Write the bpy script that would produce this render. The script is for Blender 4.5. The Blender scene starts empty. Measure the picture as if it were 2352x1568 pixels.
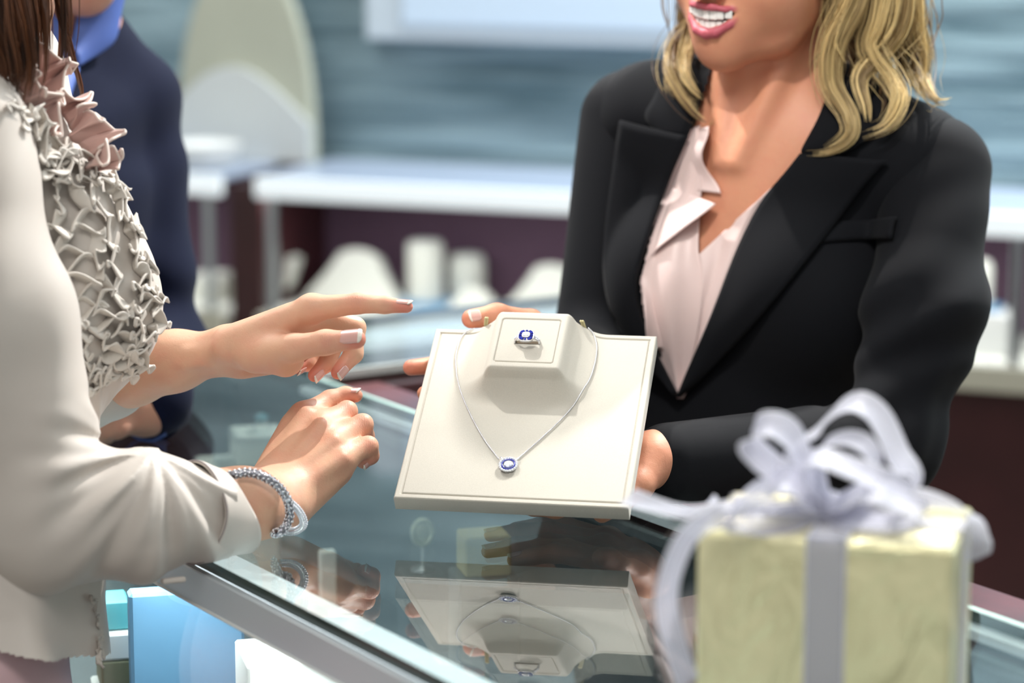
import bpy, math, random
import numpy as np
from mathutils import Vector, Matrix

random.seed(7)
RNG = np.random.default_rng(11)
C = bpy.context.scene.collection
SC = bpy.context.scene

# ------------------------------------------------------------------ camera
FPX = 6000.0                      # focal length in pixels of the 2352 x 1568 frame
CAMZ = 1.58                       # eye height; the glass counter top is at z = 1.0
PITCH = math.radians(10.52)
CP, SP = math.cos(PITCH), math.sin(PITCH)
CAM = np.array([0.0, 0.0, CAMZ])
FW = np.array([0.0, CP, -SP]); RT = np.array([1.0, 0.0, 0.0]); UPV = np.array([0.0, SP, CP])

def ray(x, y):
    return FW + RT * ((x - 1176.0) / FPX) + UPV * ((784.0 - y) / FPX)

def W(x, y, Y):
    """world point seen at a picture position, at distance Y into the shop"""
    r = ray(x, y)
    return CAM + r * (Y / r[1])

def Wz(x, y, z):
    """world point seen at a picture position, at height z"""
    r = ray(x, y)
    return CAM + r * ((z - CAMZ) / r[2])

def to_px(P):
    P = np.asarray(P, float) - CAM
    d = P @ FW
    return np.stack([1176.0 + FPX * (P @ RT) / d, 784.0 - FPX * (P @ UPV) / d], -1)

cam_data = bpy.data.cameras.new('camera')
cam = bpy.data.objects.new('camera', cam_data); C.objects.link(cam)
cam_data.sensor_fit = 'HORIZONTAL'; cam_data.sensor_width = 36.0
cam_data.lens = FPX / 2352.0 * 36.0
cam.location = CAM; cam.rotation_euler = (math.pi / 2 - PITCH, 0, 0)
cam_data.clip_start = 0.05; cam_data.clip_end = 60
cam_data.dof.use_dof = True
cam_data.dof.focus_distance = 2.31
cam_data.dof.aperture_fstop = 3.0
SC.camera = cam

# ------------------------------------------------------------------ helpers
def nrm(v):
    v = np.asarray(v, float)
    return v / np.linalg.norm(v)

def lin(c):
    return tuple(((v / 255.0) / 12.92 if v / 255.0 <= 0.04045 else ((v / 255.0 + 0.055) / 1.055) ** 2.4) for v in c)

def new_mat(name):
    m = bpy.data.materials.new(name); m.use_nodes = True
    nt = m.node_tree
    return m, nt, nt.nodes['Principled BSDF'], nt.nodes['Material Output']

def mat(name, rgb, rough=0.6, metal=0.0, noise=0.0, nscale=40.0, bump=0.0, bscale=400.0, bdist=0.001, sheen=0.0,
        sss=0.0, sssr=(0.01, 0.004, 0.002), spec=0.5, coat=0.0, alpha=1.0, rgb2=None, stretch=None, emit=0.0, detail=3.0, trans=0.0, ior=1.5):
    m, nt, b, out = new_mat(name)
    col = lin(rgb)
    b.inputs['Base Color'].default_value = (*col, 1)
    b.inputs['Roughness'].default_value = rough
    b.inputs['Metallic'].default_value = metal
    b.inputs['Specular IOR Level'].default_value = spec
    b.inputs['Coat Weight'].default_value = coat
    b.inputs['Sheen Weight'].default_value = sheen
    b.inputs['Sheen Roughness'].default_value = 0.5
    b.inputs['Alpha'].default_value = alpha
    b.inputs['IOR'].default_value = ior
    b.inputs['Transmission Weight'].default_value = trans
    if sss > 0:
        b.inputs['Subsurface Weight'].default_value = sss
        b.inputs['Subsurface Radius'].default_value = sssr
        b.inputs['Subsurface Scale'].default_value = 1.0
    if emit > 0:
        b.inputs['Emission Color'].default_value = (*col, 1); b.inputs['Emission Strength'].default_value = emit
    tc = nt.nodes.new('ShaderNodeTexCoord')
    vec = tc.outputs['Object']
    if stretch:
        mp = nt.nodes.new('ShaderNodeMapping'); mp.inputs['Scale'].default_value = stretch
        nt.links.new(vec, mp.inputs['Vector']); vec = mp.outputs['Vector']
    if noise > 0 or rgb2:
        n = nt.nodes.new('ShaderNodeTexNoise'); n.inputs['Scale'].default_value = nscale; n.inputs['Detail'].default_value = detail
        nt.links.new(vec, n.inputs['Vector'])
        mx = nt.nodes.new('ShaderNodeMix'); mx.data_type = 'RGBA'
        c2 = lin(rgb2) if rgb2 else tuple(v * (1 - noise) for v in col)
        mx.inputs['A'].default_value = (*col, 1); mx.inputs['B'].default_value = (*c2, 1)
        r = nt.nodes.new('ShaderNodeMapRange'); r.inputs['From Min'].default_value = 0.35; r.inputs['From Max'].default_value = 0.65
        nt.links.new(n.outputs['Fac'], r.inputs['Value'])
        nt.links.new(r.outputs['Result'], mx.inputs['Factor'])
        nt.links.new(mx.outputs['Result'], b.inputs['Base Color'])
    if bump > 0:
        n2 = nt.nodes.new('ShaderNodeTexNoise'); n2.inputs['Scale'].default_value = bscale; n2.inputs['Detail'].default_value = detail
        nt.links.new(vec, n2.inputs['Vector'])
        bp = nt.nodes.new('ShaderNodeBump'); bp.inputs['Strength'].default_value = bump; bp.inputs['Distance'].default_value = bdist
        nt.links.new(n2.outputs['Fac'], bp.inputs['Height']); nt.links.new(bp.outputs['Normal'], b.inputs['Normal'])
    return m

def glass_mat(name, tint=(0.93, 0.98, 0.97), f0=0.04, rough=0.0):
    """pane glass: Schlick mirror reflection over a tinted clear body"""
    m = bpy.data.materials.new(name); m.use_nodes = True
    nt = m.node_tree; nt.nodes.clear()
    out = nt.nodes.new('ShaderNodeOutputMaterial')
    tr = nt.nodes.new('ShaderNodeBsdfTransparent'); tr.inputs['Color'].default_value = (*tint, 1)
    gl = nt.nodes.new('ShaderNodeBsdfGlossy'); gl.inputs['Roughness'].default_value = rough
    geo = nt.nodes.new('ShaderNodeNewGeometry')
    dt = nt.nodes.new('ShaderNodeVectorMath'); dt.operation = 'DOT_PRODUCT'
    nt.links.new(geo.outputs['Normal'], dt.inputs[0]); nt.links.new(geo.outputs['Incoming'], dt.inputs[1])
    ab = nt.nodes.new('ShaderNodeMath'); ab.operation = 'ABSOLUTE'; nt.links.new(dt.outputs['Value'], ab.inputs[0])
    om = nt.nodes.new('ShaderNodeMath'); om.operation = 'SUBTRACT'; om.inputs[0].default_value = 1.0; nt.links.new(ab.outputs[0], om.inputs[1])
    pw = nt.nodes.new('ShaderNodeMath'); pw.operation = 'POWER'; nt.links.new(om.outputs[0], pw.inputs[0]); pw.inputs[1].default_value = 5.0
    ml = nt.nodes.new('ShaderNodeMath'); ml.operation = 'MULTIPLY_ADD'; nt.links.new(pw.outputs[0], ml.inputs[0])
    ml.inputs[1].default_value = 1 - f0; ml.inputs[2].default_value = f0
    mx = nt.nodes.new('ShaderNodeMixShader')
    nt.links.new(ml.outputs[0], mx.inputs[0]); nt.links.new(tr.outputs[0], mx.inputs[1]); nt.links.new(gl.outputs[0], mx.inputs[2])
    nt.links.new(mx.outputs[0], out.inputs['Surface'])
    return m

def link_mesh(name, V, F, m, parent=None, smooth=True, attrs=None, mats=None, fmat=None):
    """one mesh object from vertices and faces given in world coordinates"""
    me = bpy.data.meshes.new(name)
    V = np.asarray(V, float)
    o = bpy.data.objects.new(name, me)
    if parent is None:
        og = np.r_[(V.min(0)[:2] + V.max(0)[:2]) / 2, V[:, 2].min()]
        o.location = og; V = V - og
    if isinstance(F, np.ndarray) and F.ndim == 2:
        nf, w = F.shape
        me.vertices.add(len(V)); me.vertices.foreach_set('co', V.astype(np.float32).ravel())
        me.loops.add(nf * w); me.loops.foreach_set('vertex_index', F.astype(np.int32).ravel())
        me.polygons.add(nf)
        me.polygons.foreach_set('loop_start', np.arange(0, nf * w, w, dtype=np.int32))
        me.update(calc_edges=True); me.validate()
    else:
        me.from_pydata(V.tolist(), [], [list(map(int, f)) for f in F]); me.update()
    if smooth:
        me.polygons.foreach_set('use_smooth', np.ones(len(me.polygons), dtype=bool))
    for mm in (mats or [m]):
        me.materials.append(mm)
    if fmat is not None:
        me.polygons.foreach_set('material_index', np.asarray(fmat, dtype=np.int32))
    if attrs:
        for k, a in attrs.items():
            at = me.attributes.new(k, 'FLOAT', 'POINT'); at.data.foreach_set('value', np.asarray(a, np.float32))
    C.objects.link(o)
    if parent is not None:
        o.parent = parent
        o.matrix_parent_inverse = world_of(parent).inverted()
    return o

def world_of(o):
    if o.parent is None:
        return o.matrix_basis.copy()
    return world_of(o.parent) @ o.matrix_parent_inverse @ o.matrix_basis

def tag(o, label=None, cat=None, group=None, kind=None):
    if label: o['label'] = label
    if cat: o['category'] = cat
    if group: o['group'] = group
    if kind: o['kind'] = kind
    return o

def thing(name, label, cat, loc=(0, 0, 0), group=None, rotz=0.0):
    o = bpy.data.objects.new(name, None); C.objects.link(o)
    o.empty_display_size = 0.02
    o.location = tuple(loc); o.rotation_euler = (0, 0, rotz)
    return tag(o, label, cat, group)

class MB:
    """collects shapes for one mesh"""
    def __init__(self): self.V = []; self.F = []; self.n = 0
    def add(self, V, F):
        V = np.asarray(V, float)
        self.V.append(V); self.F += [[int(i) + self.n for i in f] for f in F]; self.n += len(V)
        return self
    def box(self, c, h, R=None, bev=0.0):
        """box at c, half sizes h, axes in the rows of R; bev chamfers the edges"""
        c = np.asarray(c, float); h = np.asarray(h, float); R = np.eye(3) if R is None else np.asarray(R, float)
        if bev <= 0:
            V = np.array([[sx, sy, sz] for sx in (-1, 1) for sy in (-1, 1) for sz in (-1, 1)]) * h
            F = [(0, 1, 3, 2), (4, 6, 7, 5), (0, 4, 5, 1), (2, 3, 7, 6), (0, 2, 6, 4), (1, 5, 7, 3)]
            return self.add(c + V @ R, F)
        b = min(bev, h.min() * 0.98)
        V = []; idx = {}
        for sx in (-1, 1):
            for sy in (-1, 1):
                for sz in (-1, 1):
                    s = np.array([sx, sy, sz])
                    for ax in range(3):
                        p = s * (h - b); p[ax] = s[ax] * h[ax]
                        idx[(sx, sy, sz, ax)] = len(V); V.append(p)
        F = []
        for ax in range(3):
            a1, a2 = (ax + 1) % 3, (ax + 2) % 3
            for s in (-1, 1):
                q = []
                for (u, v) in ((-1, -1), (1, -1), (1, 1), (-1, 1)):
                    k = [0, 0, 0]; k[ax] = s; k[a1] = u; k[a2] = v; q.append(idx[(*k, ax)])
                F.append(q if s > 0 else q[::-1])
            for u in (-1, 1):
                for v in (-1, 1):
                    k0 = [0, 0, 0]; k0[ax] = -1; k0[a1] = u; k0[a2] = v; k1 = list(k0); k1[ax] = 1
                    q = [idx[(*k0, a1)], idx[(*k1, a1)], idx[(*k1, a2)], idx[(*k0, a2)]]
                    F.append(q if u * v > 0 else q[::-1])
        for sx in (-1, 1):
            for sy in (-1, 1):
                for sz in (-1, 1):
                    q = [idx[(sx, sy, sz, 0)], idx[(sx, sy, sz, 1)], idx[(sx, sy, sz, 2)]]
                    F.append(q if sx * sy * sz > 0 else q[::-1])
        return self.add(c + np.array(V) @ R, F)
    def tube(self, pts, r, n=8, cap=True, flat=None, closed=False):
        """sweep along points; r number or list; flat=(axis vector, factor)"""
        V, F = tube_mesh(pts, r, n, cap, closed, flat)
        return self.add(V, F)
    def lathe(self, prof, c=(0, 0, 0), n=32, R=None):
        prof = np.asarray(prof, float); R = np.eye(3) if R is None else np.asarray(R, float)
        a = np.linspace(0, 2 * math.pi, n, endpoint=False)
        V = np.array([[p[0] * math.cos(t), p[0] * math.sin(t), p[1]] for p in prof for t in a])
        F = []
        for i in range(len(prof) - 1):
            for j in range(n):
                k = (j + 1) % n
                F.append((i * n + j, i * n + k, (i + 1) * n + k, (i + 1) * n + j))
        F.append(tuple(range(n))[::-1]); F.append(tuple((len(prof) - 1) * n + j for j in range(n)))
        return self.add(np.asarray(c, float) + V @ R, F)
    def ellipsoid(self, c, r, R=None, nu=16, nv=10):
        R = np.eye(3) if R is None else np.asarray(R, float)
        V = [[0, 0, -1]]
        for i in range(1, nv):
            t = math.pi * i / nv
            for j in range(nu):
                p = 2 * math.pi * j / nu
                V.append([math.sin(t) * math.cos(p), math.sin(t) * math.sin(p), -math.cos(t)])
        V.append([0, 0, 1]); F = []
        for j in range(nu):
            F.append((0, 1 + (j + 1) % nu, 1 + j))
            F.append((len(V) - 1, 1 + (nv - 2) * nu + j, 1 + (nv - 2) * nu + (j + 1) % nu))
        for i in range(nv - 2):
            for j in range(nu):
                k = (j + 1) % nu
                F.append((1 + i * nu + j, 1 + i * nu + k, 1 + (i + 1) * nu + k, 1 + (i + 1) * nu + j))
        return self.add(np.asarray(c, float) + (np.array(V) * np.asarray(r, float)) @ R, F)
    def prism(self, poly, o, ex, ey, ez, t):
        """polygon (in ex, ey) extruded by t along ez"""
        o = np.asarray(o, float); n = len(poly)
        A = np.array([o + ex * p[0] + ey * p[1] for p in poly]); B = A + np.asarray(ez) * t
        F = [tuple(range(n))[::-1], tuple(range(n, 2 * n))] + [(i, (i + 1) % n, n + (i + 1) % n, n + i) for i in range(n)]
        return self.add(np.vstack([A, B]), F)
    def build(self, name, m, parent=None, smooth=False, attrs=None):
        return link_mesh(name, np.vstack(self.V), self.F, m, parent, smooth, attrs)

def frames(pts, closed=False):
    pts = np.asarray(pts, float); n = len(pts)
    T = np.zeros_like(pts)
    if closed:
        T = np.roll(pts, -1, 0) - np.roll(pts, 1, 0)
    else:
        T[1:-1] = pts[2:] - pts[:-2]; T[0] = pts[1] - pts[0]; T[-1] = pts[-1] - pts[-2]
    T /= np.maximum(np.linalg.norm(T, axis=1, keepdims=True), 1e-12)
    N = np.zeros_like(pts)
    a = np.array([0, 0, 1.0]) if abs(T[0][2]) < 0.9 else np.array([1.0, 0, 0])
    N[0] = nrm(a - T[0] * (a @ T[0]))
    for i in range(1, n):
        v = N[i - 1] - T[i] * (N[i - 1] @ T[i]); N[i] = v / max(np.linalg.norm(v), 1e-9)
    return T, N, np.cross(T, N)

def tube_mesh(pts, r, n=8, cap=True, closed=False, flat=None):
    pts = np.asarray(pts, float); m = len(pts)
    r = np.broadcast_to(np.asarray(r, float), (m,))
    T, N, B = frames(pts, closed)
    a = np.linspace(0, 2 * math.pi, n, endpoint=False)
    off = (np.cos(a)[None, :, None] * N[:, None, :] + np.sin(a)[None, :, None] * B[:, None, :]) * r[:, None, None]
    if flat is not None:
        w = nrm(flat[0]); off = off + (flat[1] - 1) * (off @ w)[..., None] * w
    V = (pts[:, None, :] + off).reshape(-1, 3)
    F = []
    rng = m if closed else m - 1
    for i in range(rng):
        i2 = (i + 1) % m
        for j in range(n):
            k = (j + 1) % n
            F.append((i * n + j, i * n + k, i2 * n + k, i2 * n + j))
    if cap and not closed:
        F.append(tuple(range(n))[::-1]); F.append(tuple((m - 1) * n + j for j in range(n)))
    return V, F

def spline(pts, n):
    """Catmull-Rom through the points, n samples; works for any number of columns"""
    P = np.asarray(pts, float); k = len(P)
    Q = np.vstack([2 * P[0] - P[1], P, 2 * P[-1] - P[-2]])
    t = np.linspace(0, k - 1 - 1e-9, n); i = t.astype(int); u = (t - i)[:, None]
    p0, p1, p2, p3 = Q[i], Q[i + 1], Q[i + 2], Q[i + 3]
    return 0.5 * (2 * p1 + (p2 - p0) * u + (2 * p0 - 5 * p1 + 4 * p2 - p3) * u ** 2 + (3 * p1 - p0 - 3 * p2 + p3) * u ** 3)

def resample(pts, n):
    P = np.asarray(pts, float); s = np.r_[0, np.cumsum(np.linalg.norm(np.diff(P[:, :3], axis=0), axis=1))]
    t = np.linspace(0, s[-1], n)
    return np.stack([np.interp(t, s, P[:, i]) for i in range(P.shape[1])], 1)

# ------------------------------------------------------------------ smooth bodies: signed distance shapes and a sparse surface mesher
def smin(a, b, k):
    if k <= 0: return np.minimum(a, b)
    h = np.maximum(k - np.abs(a - b), 0) / k
    return np.minimum(a, b) - h * h * k * 0.25

class Limb:
    """tapering capsule from a to b, optionally flattened along w by s"""
    def __init__(self, a, b, r1, r2, w=None, s=1.0):
        self.a = np.asarray(a, float); self.b = np.asarray(b, float); self.r1 = r1; self.r2 = r2
        self.ba = self.b - self.a; self.l2 = max(self.ba @ self.ba, 1e-12)
        self.w = None if w is None else nrm(w); self.s = s
    def ev(self, P):
        pa = P - self.a
        h = np.clip(pa @ self.ba / self.l2, 0, 1)
        q = pa - h[:, None] * self.ba
        r = self.r1 + (self.r2 - self.r1) * h
        if self.w is None:
            return np.sqrt(np.einsum('ij,ij->i', q, q)) - r
        d = q @ self.w
        q2 = np.einsum('ij,ij->i', q, q) + (1.0 / self.s ** 2 - 1.0) * d * d
        return (np.sqrt(np.maximum(q2, 0)) - r) * min(1.0, self.s)
    def bounds(self):
        m = max(self.r1, self.r2) * max(1.0, self.s)
        return np.minimum(self.a, self.b) - m, np.maximum(self.a, self.b) + m

class Ell:
    """ellipsoid with axes in the rows of R"""
    def __init__(self, c, r, R=None):
        self.c = np.asarray(c, float); self.r = np.asarray(r, float); self.R = np.eye(3) if R is None else np.asarray(R, float)
    def ev(self, P):
        q = (P - self.c) @ self.R.T
        k0 = np.sqrt(np.sum((q / self.r) ** 2, 1)); k1 = np.sqrt(np.sum((q / self.r ** 2) ** 2, 1))
        return k0 * (k0 - 1) / np.maximum(k1, 1e-9)
    def bounds(self):
        m = self.r.max(); return self.c - m, self.c + m

class Grp:
    """smooth union of children; cut children are carved away"""
    def __init__(self, ch, k=0.0, cut=None, kc=0.004):
        self.ch = ch; self.k = k; self.cut = cut or []; self.kc = kc
    def ev(self, P, sel=None, R=0.0):
        d = None
        if sel is None:
            for c in self.ch:
                e = c.ev(P); d = e if d is None else smin(d, e, self.k)
            for c in self.cut:
                d = -smin(-d, c.ev(P), self.kc)
            return d
        dm = min(c.cc[sel] for c in self.ch)
        for c in self.ch:
            if c.cc[sel] - R > dm + R + self.k: continue
            e = c.ev(P, sel, R) if isinstance(c, Grp) else c.ev(P)
            d = e if d is None else smin(d, e, self.k)
        for c in self.cut:
            if c.cc[sel] - R > self.kc + 2 * R: continue
            d = -smin(-d, c.ev(P, sel, R) if isinstance(c, Grp) else c.ev(P), self.kc)
        return d
    def prep(self, Q):
        d = None
        for c in self.ch + self.cut:
            c.cc = c.prep(Q) if isinstance(c, Grp) else c.ev(Q)
        for c in self.ch:
            d = c.cc if d is None else smin(d, c.cc, self.k)
        for c in self.cut:
            d = -smin(-d, c.cc, self.kc)
        return d
    def bounds(self):
        b = [c.bounds() for c in self.ch]
        return np.min([x[0] for x in b], 0), np.max([x[1] for x in b], 0)

def chain(pts, k=0.003, w=None, s=1.0):
    """limbs through points given as (xyz, r)"""
    return Grp([Limb(p[0], q[0], p[1], q[1], w, s) for p, q in zip(pts[:-1], pts[1:])], k)

def mesh_sdf(g, vox, disp=None, clip=None, B=20, slack=1.35):
    """surface nets over the blocks near the surface; returns V, F(quads)"""
    lo, hi = g.bounds(); lo = lo - 3 * vox - 0.004; hi = hi + 3 * vox + 0.004
    if clip is not None:
        lo = np.maximum(lo, clip[0]); hi = np.minimum(hi, clip[1])
    S = B * vox
    nb = np.maximum(np.ceil((hi - lo) / S).astype(int), 1)
    I, J, K = np.meshgrid(*[np.arange(n) for n in nb], indexing='ij')
    idx = np.stack([I.ravel(), J.ravel(), K.ravel()], 1)
    cen = lo + (idx + 0.5) * S
    dc = g.prep(cen)
    R = S * math.sqrt(3) / 2 * slack
    act = np.nonzero(np.abs(dc) < R + 0.006)[0]
    gx = np.arange(B + 1)
    GI, GJ, GK = np.meshgrid(gx, gx, gx, indexing='ij')
    loc = np.stack([GI.ravel(), GJ.ravel(), GK.ravel()], 1)
    N1 = int(nb.max() * B + 4)
    keys, vs, quads = [], [], []
    def key(i, j, k): return (i.astype(np.int64) * N1 + j) * N1 + k
    for a in act:
        base = idx[a] * B
        P = lo + (base + loc) * vox
        d = g.ev(P, a, R)
        if disp is not None: d = d - disp(P)
        if d.min() > 0 or d.max() < 0: continue
        D = d.reshape(B + 1, B + 1, B + 1)
        s = D < 0
        c8 = [s[i:B + i, j:B + j, k:B + k] for i in (0, 1) for j in (0, 1) for k in (0, 1)]
        cnt = sum(c.astype(np.int8) for c in c8)
        ci, cj, ck = np.nonzero((cnt > 0) & (cnt < 8))
        if len(ci) == 0: continue
        acc = np.zeros((len(ci), 3)); num = np.zeros(len(ci))
        corners = [(i, j, k) for i in (0, 1) for j in (0, 1) for k in (0, 1)]
        for p in range(8):
            for ax in range(3):
                if corners[p][ax]: continue
                q = list(corners[p]); q[ax] = 1
                d0 = D[ci + corners[p][0], cj + corners[p][1], ck + corners[p][2]]
                d1 = D[ci + q[0], cj + q[1], ck + q[2]]
                x = (d0 < 0) != (d1 < 0)
                t = np.where(x, d0 / np.where(x, d0 - d1, 1), 0)
                pt = np.tile(np.array(corners[p], float), (len(ci), 1)); pt[:, ax] = t
                acc += pt * x[:, None]; num += x
        vs.append(lo + (base + np.stack([ci, cj, ck], 1) + acc / num[:, None]) * vox)
        keys.append(key(ci + base[0] + 1, cj + base[1] + 1, ck + base[2] + 1))
        for ax in range(3):
            sl0 = [slice(0, B)] * 3; sl1 = [slice(0, B)] * 3; sl1[ax] = slice(1, B + 1)
            x0 = s[tuple(sl0)]; x1 = s[tuple(sl1)]
            e = np.nonzero(x0 != x1)
            if len(e[0]) == 0: continue
            g0 = [e[i] + base[i] + 1 for i in range(3)]
            u, v = (ax + 1) % 3, (ax + 2) % 3
            qs = []
            for (du, dv) in ((-1, -1), (0, -1), (0, 0), (-1, 0)):
                t = [g0[0], g0[1], g0[2]]; t[u] = t[u] + du; t[v] = t[v] + dv; qs.append(key(*t))
            qs = np.stack(qs, 1)
            fl = ~x0[e]
            qs[fl] = qs[fl][:, ::-1]
            quads.append(qs)
    K_ = np.concatenate(keys); V = np.concatenate(vs); Q = np.concatenate(quads)
    o = np.argsort(K_); Ks = K_[o]; V = V[o]
    p = np.searchsorted(Ks, Q); p = np.minimum(p, len(Ks) - 1)
    ok = (Ks[p] == Q).all(1)
    return V, p[ok]

def vnormals(V, F):
    fn = np.cross(V[F[:, 2]] - V[F[:, 0]], V[F[:, 3]] - V[F[:, 1]])
    n = np.zeros_like(V)
    for i in range(4): np.add.at(n, F[:, i], fn)
    return n / np.maximum(np.linalg.norm(n, axis=1, keepdims=True), 1e-12)

def relax(V, F, it=2, lam=0.5):
    e = np.concatenate([F[:, [0, 1]], F[:, [1, 2]], F[:, [2, 3]], F[:, [3, 0]]])
    deg = np.bincount(e.ravel(), minlength=len(V)).astype(float)
    for _ in range(it):
        acc = np.zeros_like(V)
        for c in range(3):
            acc[:, c] = np.bincount(e[:, 0], V[e[:, 1], c], len(V)) + np.bincount(e[:, 1], V[e[:, 0], c], len(V))
        V = V + lam * (acc / np.maximum(deg, 1)[:, None] - V)
    return V

def keep_faces(V, F, keep_v):
    """drop faces whose vertices are all marked False, clean unused vertices"""
    f = F[keep_v[F].any(1)]
    used = np.unique(f); m = -np.ones(len(V), int); m[used] = np.arange(len(used))
    return V[used], m[f], used

def in_poly(P, poly):
    poly = np.asarray(poly, float); x, y = P[:, 0], P[:, 1]; c = np.zeros(len(P), bool)
    j = len(poly) - 1
    for i in range(len(poly)):
        xi, yi = poly[i]; xj, yj = poly[j]
        cr = ((yi > y) != (yj > y)) & (x < (xj - xi) * (y - yi) / (yj - yi + 1e-12) + xi)
        c ^= cr; j = i
    return c

def march(g, px, off=0.0, Y0=1.6, Y1=3.4, disp=None):
    """where sight lines through picture points meet a body, pushed outward by off"""
    px = np.asarray(px, float)
    D = np.array([ray(*p) for p in px]); D /= np.linalg.norm(D, axis=1, keepdims=True)
    t = np.full(len(px), Y0 / D[:, 1].mean())
    for _ in range(140):
        P = CAM + D * t[:, None]
        d = g.ev(P) - off - (disp(P) if disp is not None else 0)
        t = t + np.clip(d, -0.01, 0.05) * 0.75
        t = np.minimum(t, Y1 / D[:, 1])
    return CAM + D * t[:, None]

def grad(g, P, e=0.0008):
    n = np.stack([g.ev(P + np.eye(3)[i] * e) - g.ev(P - np.eye(3)[i] * e) for i in range(3)], 1)
    return n / np.maximum(np.linalg.norm(n, axis=1, keepdims=True), 1e-9)

def sheet(grid, thick, N=None):
    """closed sheet from an (a, b, 3) grid of points; thickness along N (grid of normals)"""
    a, b, _ = grid.shape
    if N is None:
        du = np.gradient(grid, axis=0); dv = np.gradient(grid, axis=1)
        N = np.cross(du, dv); N /= np.maximum(np.linalg.norm(N, axis=2, keepdims=True), 1e-12)
    T = np.broadcast_to(np.asarray(thick, float), (a, b))[..., None] if not np.isscalar(thick) else thick
    V = np.vstack([(grid + N * T / 2).reshape(-1, 3), (grid - N * T / 2).reshape(-1, 3)])
    n = a * b; id_ = np.arange(n).reshape(a, b)
    q = np.stack([id_[:-1, :-1].ravel(), id_[1:, :-1].ravel(), id_[1:, 1:].ravel(), id_[:-1, 1:].ravel()], 1)
    F = [q, (q + n)[:, ::-1]]
    def rim(l): l = np.asarray(l); return np.stack([l[:-1], l[1:], l[1:] + n, l[:-1] + n], 1)
    F += [rim(id_[:, 0])[:, ::-1], rim(id_[:, -1]), rim(id_[0, :]), rim(id_[-1, :])[:, ::-1]]
    return V, np.concatenate(F)

def wave_noise(P, seed, freq, n=6):
    """smooth random field built from a few sine waves"""
    r = np.random.default_rng(seed); out = np.zeros(len(P))
    for _ in range(n):
        d = nrm(r.normal(size=3)) * freq * r.uniform(0.6, 1.5); out += np.sin(P @ d + r.uniform(0, 6.28))
    return out / n
# ------------------------------------------------------------------ materials of the shop
EZ = np.array([0, 0, 1.0])
M = {}
M['cream'] = mat('cream_suede', (200, 195, 183), 0.9, sheen=0.25, noise=0.05, nscale=900, bump=0.25, bscale=1800, bdist=0.0006)
M['cream_edge'] = mat('cream_suede_edge', (196, 190, 176), 0.9, sheen=0.25, noise=0.06, nscale=900, bump=0.3, bscale=1500, bdist=0.0006)
M['white_stand'] = mat('white_leatherette', (226, 226, 216), 0.7, noise=0.03, nscale=200)
M['wood'] = mat('mahogany', (96, 40, 46), 0.28, rgb2=(58, 22, 28), nscale=9, stretch=(1.2, 1.2, 14), coat=0.3, detail=6)
M['wood_dark'] = mat('dark_mahogany', (62, 28, 30), 0.45, rgb2=(50, 22, 24), nscale=5)
M['plum'] = mat('plum_cloth', (92, 66, 84), 0.8, noise=0.08, nscale=30)
M['steel'] = mat('brushed_steel', (190, 198, 202), 0.28, metal=1.0)
M['alu'] = mat('pale_aluminium', (226, 234, 240), 0.3, metal=0.35)
M['edge'] = mat('glass_edge_green', (38, 62, 56), 0.12, coat=0.4)
M['edge_pale'] = mat('glass_edge_pale', (190, 222, 214), 0.2)
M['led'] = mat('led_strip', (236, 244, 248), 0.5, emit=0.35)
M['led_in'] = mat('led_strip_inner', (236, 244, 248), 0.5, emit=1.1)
M['deck'] = mat('grey_deck_cloth', (78, 88, 92), 0.85, noise=0.12, nscale=25)
M['glass'] = glass_mat('pane_glass')
M['glass_top'] = glass_mat('counter_glass', tint=(0.93, 0.975, 0.965), f0=0.20)
M['blue'] = mat('blue_display_cloth', (112, 162, 200), 0.6, noise=0.10, nscale=10)
M['diamond'] = mat('diamond', (240, 244, 252), 0.08, metal=0.25, coat=1.0)
M['silver'] = mat('white_gold', (236, 236, 240), 0.24, metal=0.8)
M['sapphire'] = mat('sapphire', (18, 34, 150), 0.08, spec=0.9, coat=1.0)
M['paint_white'] = mat('white_paint', (232, 233, 230), 0.6)
M['floor'] = mat('floor_stone', (150, 140, 128), 0.35, noise=0.15, nscale=4)

def teal_wall():
    m, nt, b, out = new_mat('teal_ledge_wall')
    tc = nt.nodes.new('ShaderNodeTexCoord'); mp = nt.nodes.new('ShaderNodeMapping'); mp.inputs['Scale'].default_value = (1.6, 1.6, 22)
    n = nt.nodes.new('ShaderNodeTexNoise'); n.inputs['Scale'].default_value = 1.5; n.inputs['Detail'].default_value = 5
    nt.links.new(tc.outputs['Object'], mp.inputs['Vector']); nt.links.new(mp.outputs['Vector'], n.inputs['Vector'])
    cr = nt.nodes.new('ShaderNodeValToRGB')  # light and shade of the ridges painted in as colour streaks
    cr.color_ramp.elements[0].position = 0.32; cr.color_ramp.elements[0].color = (*lin((78, 104, 113)), 1)
    cr.color_ramp.elements[1].position = 0.68; cr.color_ramp.elements[1].color = (*lin((152, 176, 183)), 1)
    nt.links.new(n.outputs['Fac'], cr.inputs['Fac']); nt.links.new(cr.outputs['Color'], b.inputs['Base Color'])
    bp = nt.nodes.new('ShaderNodeBump'); bp.inputs['Strength'].default_value = 0.9; bp.inputs['Distance'].default_value = 0.02
    nt.links.new(n.outputs['Fac'], bp.inputs['Height']); nt.links.new(bp.outputs['Normal'], b.inputs['Normal'])
    b.inputs['Roughness'].default_value = 0.42
    return m
M['teal'] = teal_wall()
M['pale_top'] = mat('pale_glass_reflection', (168, 180, 200), 0.3)  # pale reflection on the case glass, put into an opaque colour

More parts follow.
